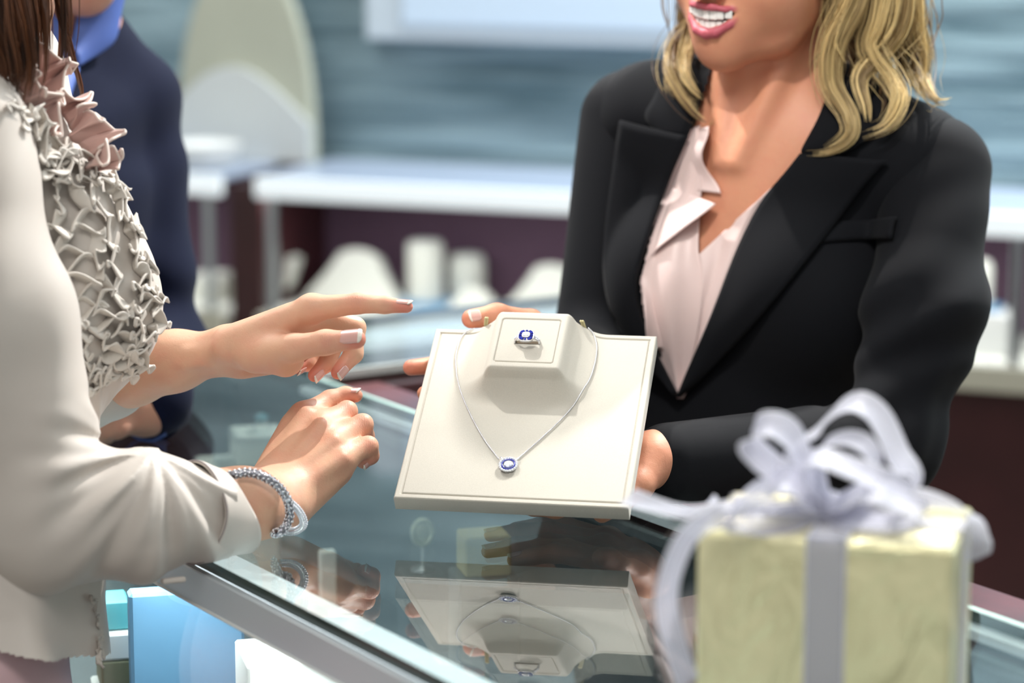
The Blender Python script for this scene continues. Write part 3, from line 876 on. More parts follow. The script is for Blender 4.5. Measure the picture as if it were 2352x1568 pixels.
# ------------------------------------------------------------------ ring standing in the slot
rb = T(rx, ry, HB)
ring = thing('sapphire_ring', 'white gold ring with square sapphire halo standing in the neck block of the tray', 'ring', rb)
mb = MB()
for off in (-0.0014, 0.0014):
    t = np.linspace(-0.12, math.pi + 0.12, 40)
    mb.tube([rb + BV * off + BU * 0.0112 * math.cos(a) + BN * (0.0010 + 0.0072 * math.sin(a)) for a in t], 0.0009, 8)
band = mb.build('band', M['silver'], ring, True)
gm = MB()
for sg in (-1, 1):
    for k in range(3): gm.ellipsoid(rb + BU * sg * (0.0078 + 0.0016 * k) + BN * (0.0072 - 0.0014 * k) + BV * 0.0, (0.0009, 0.0013, 0.0009), TB, 8, 5)
gm.build('shoulder_stones', M['diamond'], band)
hc = rb + BN * 0.0098 - BV * 0.0012
def cush(r, n=48): return [(r * np.sign(math.cos(t)) * abs(math.cos(t)) ** 0.62, r * np.sign(math.sin(t)) * abs(math.sin(t)) ** 0.62) for t in np.linspace(0, 2 * math.pi, n, endpoint=False)]
mb = MB()
mb.tube([hc + BU * p[0] + BV * p[1] - BN * 0.0004 for p in cush(0.0068)], 0.0007, 6, closed=True)
mb.tube([hc + BU * p[0] + BV * p[1] + BN * 0.0008 for p in cush(0.0030)], 0.0007, 6, closed=True)
mb.prism(cush(0.0064), hc - BN * 0.003, BU, BV, BN, 0.0026)
halo = mb.build('halo_setting', M['silver'], ring, True)
mb = MB()
for i, t in enumerate(np.linspace(0, 2 * math.pi, 16, endpoint=False)):
    x, y = cush(0.0051, 16)[i]; e1 = nrm(BU * x + BV * y); e2 = np.cross(BN, e1)
    mb.box(hc + BU * x + BV * y + BN * 0.0003, (0.0014, 0.00085, 0.0006), np.array([e1, e2, BN]), 0.0002)
mb.build('sapphires', M['sapphire'], halo)
MB().lathe([(0, -0.001), (0.0028, 0.0004), (0.0025, 0.0013), (0.0015, 0.0017), (0, 0.0017)], hc + BN * 0.0004, 12, TB).build('center_stone', M['diamond'], halo)
# ------------------------------------------------------------------ people: shared pieces
def skin_mat(name, rgb, pink, lip=(176, 74, 96), sss=0.12):
    m, nt, b, out = new_mat(name)
    def attr(n):
        a = nt.nodes.new('ShaderNodeAttribute'); a.attribute_name = n; return a.outputs['Fac']
    def mix(f, A, Bc):
        x = nt.nodes.new('ShaderNodeMix'); x.data_type = 'RGBA'; nt.links.new(f, x.inputs['Factor'])
        if isinstance(A, tuple): x.inputs['A'].default_value = (*lin(A), 1)
        else: nt.links.new(A, x.inputs['A'])
        x.inputs['B'].default_value = (*lin(Bc), 1); return x.outputs['Result']
    tc = nt.nodes.new('ShaderNodeTexCoord')
    n = nt.nodes.new('ShaderNodeTexNoise'); n.inputs['Scale'].default_value = 55; n.inputs['Detail'].default_value = 4
    nt.links.new(tc.outputs['Object'], n.inputs['Vector'])
    mr = nt.nodes.new('ShaderNodeMapRange'); mr.inputs['From Min'].default_value = 0.4; mr.inputs['From Max'].default_value = 0.75; mr.inputs['To Max'].default_value = 0.3
    nt.links.new(n.outputs['Fac'], mr.inputs['Value'])
    c = mix(mr.outputs['Result'], rgb, pink)
    c = mix(attr('blush'), c, pink)
    c = mix(attr('lip'), c, lip)
    nt.links.new(c, b.inputs['Base Color'])
    b.inputs['Roughness'].default_value = 0.48; b.inputs['Specular IOR Level'].default_value = 0.4
    b.inputs['Subsurface Weight'].default_value = sss; b.inputs['Subsurface Radius'].default_value = (0.012, 0.005, 0.003); b.inputs['Subsurface Scale'].default_value = 0.5
    v = nt.nodes.new('ShaderNodeTexVoronoi'); v.inputs['Scale'].default_value = 900
    nt.links.new(tc.outputs['Object'], v.inputs['Vector'])
    bp = nt.nodes.new('ShaderNodeBump'); bp.inputs['Strength'].default_value = 0.12; bp.inputs['Distance'].default_value = 0.0004
    nt.links.new(v.outputs['Distance'], bp.inputs['Height'])
    n3 = nt.nodes.new('ShaderNodeTexNoise'); n3.inputs['Scale'].default_value = 170; n3.inputs['Detail'].default_value = 6; n3.inputs['Distortion'].default_value = 0.6
    nt.links.new(tc.outputs['Object'], n3.inputs['Vector'])
    b2 = nt.nodes.new('ShaderNodeBump'); b2.inputs['Strength'].default_value = 0.30; b2.inputs['Distance'].default_value = 0.0010
    nt.links.new(n3.outputs['Fac'], b2.inputs['Height']); nt.links.new(bp.outputs['Normal'], b2.inputs['Normal'])
    # fine creases across the knuckles
    wv = nt.nodes.new('ShaderNodeTexWave'); wv.inputs['Scale'].default_value = 210; wv.inputs['Distortion'].default_value = 6; wv.inputs['Detail'].default_value = 3; wv.inputs['Detail Scale'].default_value = 1.5
    nt.links.new(tc.outputs['Object'], wv.inputs['Vector'])
    am = nt.nodes.new('ShaderNodeMath'); am.operation = 'MULTIPLY'; nt.links.new(attr('crease'), am.inputs[0]); am.inputs[1].default_value = 0.25
    b3 = nt.nodes.new('ShaderNodeBump'); b3.inputs['Distance'].default_value = 0.0008; nt.links.new(am.outputs[0], b3.inputs['Strength'])
    nt.links.new(wv.outputs['Fac'], b3.inputs['Height']); nt.links.new(b2.outputs['Normal'], b3.inputs['Normal'])
    nt.links.new(b3.outputs['Normal'], b.inputs['Normal'])
    return m

def pts(l): return [(W(x, y, Y), r / 1000.0) for (x, y, Y, r) in l]

def make_hand(wrist, mcps, fingers, thumb, extra=(), kf=0.0012):
    """palm from metacarpals, five separate fingers; everything as (x, y, Y, r mm)"""
    wp = pts(wrist); mp = pts(mcps)
    palm = []
    for i, m in enumerate(mp):
        w = wp[min(i * len(wp) // len(mp), len(wp) - 1)]
        palm.append(Limb(w[0], m[0], w[1], m[1]))
    for a, b in zip(mp[:-1], mp[1:]): palm.append(Limb(a[0], b[0], a[1] * 0.92, b[1] * 0.92))
    palm += list(extra)
    fg = [chain([m] + pts(f), 0.0035) for m, f in zip(mp, fingers)]
    th = chain(pts(thumb), 0.006)
    return Grp([Grp([Grp(palm, 0.010), th], 0.008), Grp(fg, kf)], 0.006)

def nail(parent, dip, tip, up, w, length=0.011, over=0.0025, m=None):
    """a curved fingernail with a pale free edge lying on the back of a fingertip"""
    d, r0 = pts([dip])[0]; t, r1 = pts([tip])[0]
    ax = nrm(t - d); u = nrm(np.asarray(up) - ax * (np.asarray(up) @ ax)); sd = np.cross(ax, u)
    nu, nv = 9, 12
    g = np.zeros((nu, nv, 3))
    for i, a in enumerate(np.linspace(-1, 1, nu)):
        for j, v in enumerate(np.linspace(0, 1, nv)):
            s = -length + (length + over) * v
            rr = r1 * 1.03 * math.sqrt(max(0.15, 1 - max(0, s) ** 2 / (r1 * 1.9) ** 2))
            edge = 1 - 0.25 * (v > 0.93) * a * a
            th = a * w * edge
            taper = 1 - 0.3 * max(0, (0.2 - v) / 0.2) * abs(a)
            c = t + ax * (s + r1 * 0.35 - 0.0012 * a * a * v)
            g[i, j] = c + u * rr * math.cos(th * taper) * 1.02 + sd * rr * math.sin(th * taper) * 1.05
    V, F = sheet(g, 0.0007)
    row = np.tile(np.arange(nv), nu); row = np.r_[row, row]
    fm = (row[F].min(1) >= nv - 3).astype(int)
    return link_mesh('fingernail', V, F, None, parent, True, mats=[MN['nail'], MN['tip']], fmat=fm)

MN = {'nail': mat('nail_pink', (226, 176, 166), 0.15, coat=0.6), 'tip': mat('nail_white', (244, 236, 224), 0.15, coat=0.6)}

def body_mesh(name, G, vox, m, label, cat, tips=(), knuckles=(), lips=None, disp=None, relax_it=1):
    V, F = mesh_sdf(G, vox, disp)
    V = relax(V, F, relax_it)
    bl = np.zeros(len(V))
    for p, r, s in tips: bl = np.maximum(bl, s * np.exp(-np.sum((V - p) ** 2, 1) / r ** 2))
    cr = np.zeros(len(V))
    for p, r, s in knuckles:
        cr = np.maximum(cr, np.exp(-np.sum((V - p) ** 2, 1) / (r * 1.1) ** 2)); bl = np.maximum(bl, s * np.exp(-np.sum((V - p) ** 2, 1) / r ** 2))
    lp = np.zeros(len(V)) if lips is None else np.clip(0.9 - lips.ev(V) / 0.0016, 0, 1)
    o = link_mesh(name, V, F, m, None, True, attrs={'blush': bl, 'lip': lp, 'crease': cr})
    return tag(o, label, cat)

def cloth_part(name, G, vox, m, parent, disp=None, cut=None, relax_it=2):
    V, F = mesh_sdf(G, vox, disp)
    V = relax(V, F, relax_it)
    if cut is not None:
        V, F, _ = keep_faces(V, F, ~cut(V))
    return link_mesh(name, V, F, m, parent, True)

def strands(guides, m, name, parent, sides=4):
    """hair: each guide = (points (x, y, Y) list, spread m start/mid/end, number of strands, radius m, curl)"""
    Vs, Fs, tone, n0 = [], [], [], 0
    for (gp, spread, cnt, rad, curl) in guides:
        P = spline(np.array([W(*p) for p in gp]), 40)
        T_, N_, B_ = frames(P)
        s = np.linspace(0, 1, len(P))
        base_t = RNG.uniform(0.25, 0.75)
        sp = np.interp(s, [0, 0.5, 1], spread)
        ncl = max(2, cnt // 8); cl = []
        for _ in range(ncl):
            cl.append((RNG.uniform(0, 2 * math.pi), math.sqrt(RNG.uniform(0, 1)), RNG.uniform(0, 6.28), RNG.uniform(0.82, 1.0), base_t + RNG.normal(0, 0.26), RNG.uniform(-0.8, 0.8)))
        for _ in range(cnt):
            ca, cq, ph, L, tn, cw_ = cl[RNG.integers(ncl)]
            off = cq * sp
            c = np.cos(ca + (curl + cw_) * s * 2)[:, None] * N_ + np.sin(ca + (curl + cw_) * s * 2)[:, None] * B_
            a2 = RNG.uniform(0, 6.28); q2 = math.sqrt(RNG.uniform(0, 1)) * 0.24
            c2 = math.cos(a2) * N_ + math.sin(a2) * B_
            wob = 0.0012 * np.sin(s * 7 + ph)[:, None] * B_ + 0.0010 * np.sin(s * 5 + 2 * ph)[:, None] * N_
            L = L * RNG.uniform(0.93, 1.0); k = max(8, int(40 * L))
            fly = 1.0 if RNG.uniform() > 0.06 else 2.2
            X = (P + c * (off * (1 - 0.4 * s * 0) * fly)[:, None] + c2 * (q2 * sp * np.interp(s, [0, 0.8, 1], [1, 1, 0.35]))[:, None] + wob)[:k]
            r = rad * np.interp(np.linspace(0, 1, k), [0, 0.1, 0.8, 1], [0.7, 1, 0.9, 0.15]) * RNG.uniform(0.7, 1.2)
            V, F = tube_mesh(X, r, sides, False)
            Vs.append(V); Fs.append(np.array(F) + n0); n0 += len(V)
            tone.append(np.full(len(V), np.clip(tn + RNG.normal(0, 0.10), 0, 1)))
    return link_mesh(name, np.vstack(Vs), np.vstack(Fs), m, parent, True, attrs={'tone': np.concatenate(tone)})

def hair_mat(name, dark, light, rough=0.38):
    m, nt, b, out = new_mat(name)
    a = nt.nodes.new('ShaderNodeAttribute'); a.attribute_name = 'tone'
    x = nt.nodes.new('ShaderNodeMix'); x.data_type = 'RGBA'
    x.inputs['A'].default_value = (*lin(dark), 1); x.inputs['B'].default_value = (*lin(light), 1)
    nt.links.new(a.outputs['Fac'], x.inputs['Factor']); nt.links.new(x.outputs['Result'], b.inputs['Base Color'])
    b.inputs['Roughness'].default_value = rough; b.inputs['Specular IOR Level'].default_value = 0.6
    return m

class Head:
    """a head built about its ear centre; l to the person's left, f forward, u up"""
    def __init__(self, chin_px, chinY, yaw, pitch, roll, k=1.0):
        yaw, pitch, roll = map(math.radians, (yaw, pitch, roll))
        f = np.array([-math.sin(yaw) * math.cos(pitch), -math.cos(yaw) * math.cos(pitch), -math.sin(pitch)])
        l = np.array([math.cos(yaw), -math.sin(yaw), 0.0])
        u = nrm(np.cross(f, l)); c, s = math.cos(roll), math.sin(roll)
        self.l = l * c - u * s; self.u = u * c + l * s; self.f = f; self.k = k
        self.R = np.array([self.l, self.f, self.u])
        self.o = np.zeros(3); self.o = W(*chin_px, chinY) - self.q(0, 0.080, -0.112)
    def q(self, l, f, u): return self.o + (self.l * l + self.f * f + self.u * u) * self.k
    def ell(self, l, f, u, rl, rf, ru): return Ell(self.q(l, f, u), np.array([rl, rf, ru]) * self.k, self.R)
    def limb(self, a, b, r1, r2): return Limb(self.q(*a), self.q(*b), r1 * self.k, r2 * self.k)
    def sdf(self, smile=True):
        L, E = self.limb, self.ell
        base = [E(0, -0.014, 0.035, 0.072, 0.094, 0.084), E(0, 0.022, -0.022, 0.060, 0.062, 0.088)]
        for s in (-1, 1):
            base += [L((s * 0.046, 0.004, -0.066), (s * 0.040, 0.030, -0.084), 0.017, 0.015), L((s * 0.040, 0.030, -0.084), (s * 0.011, 0.064, -0.099), 0.015, 0.014),
                     E(s * 0.040, 0.050, -0.036, 0.024, 0.026, 0.026), E(s * 0.047, 0.030, -0.050, 0.020, 0.030, 0.030), E(s * 0.036, 0.064, 0.028, 0.03, 0.018, 0.012)]
        base += [E(0, 0.066, -0.099, 0.016, 0.015, 0.015), E(0, 0.064, -0.070, 0.036, 0.027, 0.032), E(0, 0.07, 0.055, 0.045, 0.018, 0.03)]
        face = Grp(base, 0.022)
        nose = Grp([L((0, 0.080, 0.010), (0, 0.101, -0.030), 0.0065, 0.0085), E(0, 0.103, -0.034, 0.009, 0.009, 0.008)] +
                   [E(s * 0.012, 0.092, -0.037, 0.0075, 0.010, 0.007) for s in (-1, 1)], 0.006)
        ears = Grp([Grp([E(s * 0.073, -0.010, -0.006, 0.008, 0.018, 0.030), E(s * 0.071, -0.002, -0.030, 0.007, 0.010, 0.012)], 0.004) for s in (-1, 1)], 0)
        ch = [face, nose, ears]
        cuts = [E(s * 0.031, 0.082, 0.004, 0.015, 0.012, 0.009) for s in (-1, 1)]
        lips = None
        if smile:
            up = [(-0.0365, 0.0690, -0.0510), (-0.020, 0.0890, -0.0535), (-0.008, 0.0950, -0.0515), (0, 0.0953, -0.0525), (0.008, 0.0950, -0.0515), (0.020, 0.0890, -0.0535), (0.0365, 0.0690, -0.0510)]
            lo = [(-0.0365, 0.0690, -0.0510), (-0.023, 0.0860, -0.0680), (-0.011, 0.0925, -0.0765), (0, 0.0937, -0.0785), (0.011, 0.0925, -0.0765), (0.023, 0.0860, -0.0680), (0.0365, 0.0690, -0.0510)]
            ru = [0.0014, 0.0028, 0.0036, 0.0034, 0.0036, 0.0028, 0.0014]; rl = [0.0014, 0.0032, 0.0046, 0.0050, 0.0046, 0.0032, 0.0014]
            lips = Grp([chain([(self.q(*p), r) for p, r in zip(up, ru)], 0.002), chain([(self.q(*p), r) for p, r in zip(lo, rl)], 0.002)], 0.001)
            gap = [(-0.0290, 0.0765, -0.0535), (-0.012, 0.090, -0.0622), (0, 0.093, -0.0645), (0.012, 0.090, -0.0622), (0.0290, 0.0765, -0.0535)]
            gr = [0.0012, 0.0062, 0.0082, 0.0062, 0.0012]
            gap2 = [(p[0] * 0.9, p[1] - 0.014, p[2]) for p in gap]
            self.cav = Grp([chain([(self.q(*p), r) for p, r in zip(gap, gr)], 0.002), chain([(self.q(*p), r + 0.002) for p, r in zip(gap2, gr)], 0.002)], 0.004)
            cuts.append(self.cav)
            face2 = Grp([Grp(ch, 0.006, cuts, 0.003), lips], 0.0022)
            return Grp([face2], 0, [self.cav], 0.0015), lips
        return Grp(ch, 0.006, cuts, 0.003), lips
    def fit(self, o, iris=(92, 70, 50)):
        """eyes and brows as parts of the person"""
        for s in (-1, 1):
            e = MB().ellipsoid(self.q(s * 0.031, 0.0655, 0.003), np.full(3, 0.0122 * self.k), self.R, 20, 14).build('eye', mat('eye_white', (236, 232, 226), 0.1), o, True)
            c = self.q(s * 0.031, 0.0655, 0.003); ax = nrm(self.f)
            MB().ellipsoid(c + ax * 0.0092 * self.k, np.array([0.0058, 0.0036, 0.0058]) * self.k, self.R, 16, 8).build('iris', mat('iris', iris, 0.05), e, True)
            pt = [self.q(s * (0.012 + 0.038 * t), 0.0865 - 0.016 * t * t, 0.026 + 0.006 * math.sin(math.pi * t)) for t in np.linspace(0, 1, 9)]
            MB().tube(pt, [0.0022, 0.0026, 0.0026, 0.0025, 0.0023, 0.002, 0.0017, 0.0013, 0.0008], 6).build('eyebrow', mat('eyebrow', (96, 68, 44), 0.7), o, True)
# ------------------------------------------------------------------ the saleswoman
RD = nrm([-0.866, 0.5, 0]); FD = nrm([-0.5, -0.866, 0])
SKW = skin_mat('tan_skin', (216, 152, 120), (208, 128, 106), lip=(192, 94, 108))
hd = Head((1638, 150), 2.545, 41, 6, 5)
head, lips = hd.sdf(True)
SR = W(1452, 278, 2.70); SL = W(2150, 392, 2.555)
NB = W(1800, 330, 2.65)                                              # base of the neck
def torso(off, arms=True):
    C1, C2, C3, C4 = W(1800, 430, 2.635), W(1760, 760, 2.635), W(1715, 1020, 2.635), W(1700, 1180, 2.65)
    C4[2] = 0.86
    t = [Limb(C1, C2, 0.135 + off, 0.132 + off, FD, 0.66), Limb(C2, C3, 0.132 + off, 0.122 + off, FD, 0.70), Limb(C3, C4, 0.122 + off, 0.160 + off, FD, 0.72)]
    bc = W(1765, 660, 2.635) + FD * 0.060
    t += [Ell(bc + RD * s * 0.072, np.array([0.066, 0.056, 0.070]) + off, np.array([RD, FD, EZ])) for s in (-1, 1)]
    t += [Limb(SR - RD * 0.02, SL + RD * 0.02, 0.046 + off, 0.046 + off)]
    t += [Limb(NB + EZ * 0.005, SR - RD * 0.03 + EZ * 0.005, 0.050 + off * 0.6, 0.036 + off), Limb(NB + EZ * 0.005, SL + RD * 0.03 + EZ * 0.005, 0.050 + off * 0.6, 0.036 + off)]
    return t
def arms(ru, re, rw, off=0.0, cut_wrist=0.0):
    EL = W(2034, 1024, 2.42); WL = W(1528, 1064, 2.285)
    ER = W(1365, 850, 2.63); WR = W(1288, 822, 2.462)
    MLu = W(2125, 720, 2.47)
    l = [Limb(SL, MLu, ru, ru * 0.98), Limb(MLu, EL, ru * 0.98, re), Limb(EL, EL + (WL - EL) * (1 - cut_wrist), re, rw)]
    r = [Limb(SR, ER, ru, re), Limb(ER, ER + (WR - ER) * (1 - cut_wrist), re, rw)]
    return Grp(l, 0.03), Grp(r, 0.03)
nk = W(1790, 300, 2.65)
neck_ = [Limb(hd.q(0, -0.028, -0.050), nk - EZ * 0.02, 0.050, 0.053), Limb(nk, W(1790, 470, 2.635) + FD * 0.03, 0.052, 0.058)]
notch = W(1668, 372, 2.56)
neck_ += [Limb(hd.q(s * 0.050, -0.022, -0.045), notch + RD * -s * 0.010 - FD * 0.005, 0.007, 0.003) for s in (-1, 1)]
clav = [Limb(notch - RD * s * 0.02 - FD * 0.006, (SR if s < 0 else SL) - FD * 0.015 + RD * s * 0.05, 0.0045, 0.007) for s in (-1, 1)]
aL, aR = arms(0.043, 0.036, 0.026)
# her left hand supports the tray from below, palm up
def Z(x, Y, z): p = W(x, 784, Y); return np.array([p[0], p[1], 1.0 + z])
def zl(l): return [(Z(x, Y, z), r / 1000) for (x, Y, z, r) in l]
lw = zl([(1500, 2.275, 0.050, 22)])[0]
lm = zl([(1392, 2.228, 0.030, 10), (1388, 2.252, 0.027, 10.5), (1392, 2.277, 0.027, 10), (1402, 2.300, 0.030, 9.5)])
lf = [zl([(1278, 2.216, 0.020, 8.6), (1225, 2.214, 0.022, 7.6), (1180, 2.215, 0.026, 6.2)]),
      zl([(1262, 2.243, 0.018, 8.8), (1185, 2.240, 0.020, 7.8), (1120, 2.240, 0.025, 6.2)]),
      zl([(1268, 2.285, 0.018, 8.6), (1190, 2.292, 0.020, 7.6), (1126, 2.300, 0.026, 6.2)]),
      zl([(1305, 2.315, 0.021, 7.8), (1240, 2.326, 0.023, 6.8), (1182, 2.334, 0.028, 5.6)])]
lt = zl([(1500, 2.262, 0.050, 19), (1470, 2.236, 0.036, 13), (1425, 2.215, 0.026, 10), (1385, 2.200, 0.020, 8.5)])
palmL = Grp([Limb(lw[0], m[0], 0.017, m[1]) for m in lm] + [Limb(a[0], b[0], a[1] * .95, b[1] * .95) for a, b in zip(lm[:-1], lm[1:])] + [Limb(W(1528, 1064, 2.285), lw[0], 0.026, 0.023), Limb(lw[0], W(1484, 1054, 2.282), 0.022, 0.019)], 0.012)
handL = Grp([Grp([palmL, chain(lt, 0.006)], 0.008), Grp([chain([m] + f, 0.0035) for m, f in zip(lm, lf)], 0.0012)], 0.006)
# her right hand holds the back of the tray, thumb over its top edge
handR = make_hand([(1282, 812, 2.462, 18), (1282, 830, 2.458, 18)], [(1190, 790, 2.432, 10.5), (1195, 822, 2.428, 10.5), (1205, 852, 2.424, 10), (1220, 880, 2.420, 9)],
                  [[(1070, 826, 2.402, 9), (1000, 838, 2.380, 8.2), (944, 844, 2.367, 7.6)], [(1085, 872, 2.388, 9), (1020, 893, 2.362, 8), (975, 903, 2.350, 7)],
                   [(1110, 905, 2.375, 8.6), (1060, 928, 2.352, 7.6), (1020, 940, 2.342, 6.6)], [(1150, 925, 2.368, 7.8), (1112, 945, 2.350, 6.8), (1080, 955, 2.340, 6)]],
                  [(1278, 800, 2.458, 16), (1218, 742, 2.422, 12.5), (1142, 724, 2.398, 10.6), (1082, 732, 2.388, 9.0)])
bodyW = Grp([Grp([head], 0), Grp([Grp(torso(0.0) + neck_[:2], 0.04)] + neck_[2:], 0.022), aL, aR], 0.014)
bodyW = Grp([bodyW, handL, handR], 0.012)
tp = [(W(1070, 735, 2.385), 0.012, 0.7), (W(940, 845, 2.365), 0.014, 0.8)] + [(f[-1][0], 0.01, 0.5) for f in lf] + [(W(1465, 1100, 2.25), 0.02, 0.4)]
sw = body_mesh('person', bodyW, 0.0017, SKW, 'smiling blond woman in a dark blazer holding out the cream tray with both hands', 'person', tp, lips=lips)
hd.fit(sw)
nail(sw, (1142, 724, 2.398, 10.6), (1082, 732, 2.388, 9.0), -FW * 0.75 - RT * 0.55 + UPV * 0.1, 0.62, 0.010, 0.002)
for f in lf[:3]:
    a, b = to_px(f[1][0]), to_px(f[2][0])
    nail(sw, (a[0], a[1], f[1][0][1], f[1][1] * 1000), (b[0], b[1], f[2][0][1], f[2][1] * 1000), -EZ, 0.85)
# teeth
mb_u, mb_l = MB(), MB()
for k in range(-3, 4):
    for (mb, u0, hgt, wd, ff) in ((mb_u, -0.0598, 0.0052, 0.0040 if abs(k) < 2 else 0.0036, 0.0918), (mb_l, -0.0700, 0.0040, 0.0031, 0.0890)):
        l = k * wd * 1.97; f = ff - 14 * l * l
        e1 = nrm(hd.l - hd.f * 28 * l); e2 = nrm(np.cross(hd.u, e1))
        mb.box(hd.q(l, f, u0 + 0.0016 * (abs(k) / 3) ** 2), (wd, 0.003, hgt * (1 - 0.05 * abs(k))), np.array([e1, e2, hd.u]), 0.0011)
MT = mat('teeth', (250, 249, 246), 0.12, coat=0.5)
mb_u.build('upper_teeth', MT, sw); mb_l.build('lower_teeth', MT, sw)
MB().ellipsoid(hd.q(0, 0.066, -0.072), (0.022, 0.012, 0.012), hd.R).build('tongue', mat('tongue', (120, 50, 52), 0.5), sw, True)

# blazer
NAVY = mat('black_wool', (8, 10, 16), 0.85, sheen=0.03, spec=0.2, noise=0.15, nscale=900, bump=0.15, bscale=1500, bdist=0.0004)
jl, jr = arms(0.054, 0.046, 0.037, cut_wrist=0.015)
jack_body = Grp(torso(0.012), 0.035)
jack = Grp([Grp([jack_body, jr], 0.0), jl], 0.0)
ELp = W(2034, 1024, 2.42); SLp = SL; WLp = W(1528, 1064, 2.285)
def jdisp(P):
    # slanting pulls down the sleeves and gathers at the elbow
    q = P - SLp; ax = nrm(ELp - SLp); s = q @ ax
    n = nrm(np.cross(ax, FW)); t = q @ n
    rad = np.linalg.norm(q - s[:, None] * ax, axis=1)
    d = 0.0030 * np.sin((s * 1.0 + t * 0.9) * 80 + 1.3 * np.sin(s * 30)) * np.exp(-((s - 0.17) / 0.11) ** 2) * (rad < 0.09)
    e = P - ELp; d += 0.0028 * np.sin((e @ nrm(WLp - ELp)) * 120 + (e @ EZ) * 60) * np.exp(-np.sum(e ** 2, 1) / 0.085 ** 2)
    d += 0.0012 * wave_noise(P, 5, 28)
    return d
Vpoly = [(1600, 270), (1588, 300), (1530, 430), (1488, 560), (1468, 650), (1478, 730), (1520, 820), (1556, 900), (1590, 840), (1640, 715), (1690, 590), (1768, 470), (1868, 330), (1918, 225), (1915, 120), (1640, 120)]
def vcut(V):
    px = to_px(V)
    return in_poly(px, Vpoly) & ((V - NB) @ FD > -0.03)
blazer = cloth_part('blazer', jack_body, 0.0024, NAVY, sw, lambda P: 0.0012 * wave_noise(P, 5, 28), vcut)
for q_, e_ in ((jl, WLp), (jr, W(1288, 822, 2.462))):
    cloth_part('sleeve', q_, 0.0024, NAVY, blazer, jdisp)

def lapel(name, outer, inner, off=0.007, th=0.004, n=40, m_=8, par=None, m=NAVY, body=jack, bulge=0.004, Y=None):
    """a strip of cloth lying on a body between two outlines drawn from the photo"""
    A = resample(spline(outer, 80), n); B = resample(spline(inner, 80), n)
    t = np.linspace(0, 1, m_)[None, :, None]
    G = A[:, None] * (1 - t) + B[:, None] * t
    g = march(body, G.reshape(-1, 2), off).reshape(n, m_, 3)
    for _ in range(3):
        g[1:-1] = (g[:-2] + 2 * g[1:-1] + g[2:]) / 4
    N = np.cross(np.gradient(g, axis=0), np.gradient(g, axis=1)); N /= np.maximum(np.linalg.norm(N, axis=2, keepdims=True), 1e-9)
    if (N[n // 2, m_ // 2] @ -FW) < 0: N = -N
    g = g + N * bulge * np.sin(np.pi * t) 
    V, F = sheet(g, th, N)
    return link_mesh(name, V, F, m, par if par is not None else blazer, True)
lapel('lapel', [(2037, 368), (1985, 425), (1940, 485), (1850, 600), (1750, 722), (1660, 820), (1590, 890), (1562, 912)],
      [(1838, 352), (1800, 400), (1752, 458), (1700, 560), (1648, 690), (1605, 790), (1575, 860), (1556, 908)], m_=14)
lapel('lapel', [(1424, 276), (1408, 380), (1392, 500), (1386, 600), (1400, 700), (1440, 785), (1500, 850), (1552, 904)],
      [(1580, 312), (1545, 390), (1510, 480), (1478, 580), (1460, 650), (1472, 730), (1515, 825), (1556, 906)], m_=12, off=0.008)
lapel('collar', [(2020, 300), (1950, 345), (1890, 360), (1842, 356)], [(1925, 130), (1905, 200), (1880, 270), (1842, 340)], n=20, off=0.006)
lapel('collar', [(1532, 160), (1500, 230), (1480, 265), (1500, 300)], [(1610, 190), (1605, 240), (1592, 280), (1578, 312)], n=20, off=0.006)
lapel('breast_pocket', [(1856, 560), (1920, 553), (1985, 549), (2048, 547)], [(1896, 512), (1940, 508), (1995, 505), (2058, 497)], n=20, m_=6, off=0.003, th=0.003, bulge=0.001)
# blouse
BLUSH = mat('blush_silk', (232, 208, 204), 0.42, sheen=0.3, noise=0.04, nscale=12)
bl_body = Grp(torso(0.004), 0.035)
def blouse_sheet(name, left, right, off, th, waves, amp, n=60, m_=30):
    A = resample(spline(left, 90), n); B = resample(spline(right, 90), n)
    t = np.linspace(0, 1, m_)[None, :, None]
    G = (A[:, None] * (1 - t) + B[:, None] * t)
    g = march(bl_body, G.reshape(-1, 2), off + 0.002).reshape(n, m_, 3)
    for _ in range(4): g[1:-1] = (g[:-2] + 2 * g[1:-1] + g[2:]) / 4
    s = np.linspace(0, 1, n)[:, None, None]
    g = g - FW * amp * (1.05 + np.sin(waves[0] * t * 6.28 + waves[1] * s * 6.28 + waves[2]) * (0.3 + 0.7 * np.sin(np.pi * t)))
    V, F = sheet(g, th)
    return link_mesh(name, V, F, BLUSH, sw, True)
b1 = blouse_sheet('blouse', [(1580, 300), (1520, 420), (1462, 590), (1446, 660), (1462, 740), (1520, 840), (1556, 915)],
                  [(1608, 288), (1612, 400), (1606, 500), (1604, 588), (1618, 640), (1600, 780), (1566, 915)], 0.003, 0.0012, (1.6, 0.6, 0.4), 0.003)
b2 = blouse_sheet('blouse_front', [(1604, 585), (1612, 640), (1600, 720), (1580, 830), (1560, 915)], [(1770, 432), (1720, 520), (1680, 640), (1630, 790), (1568, 915)], 0.003, 0.0012, (1.2, 0.5, 2.0), 0.003)
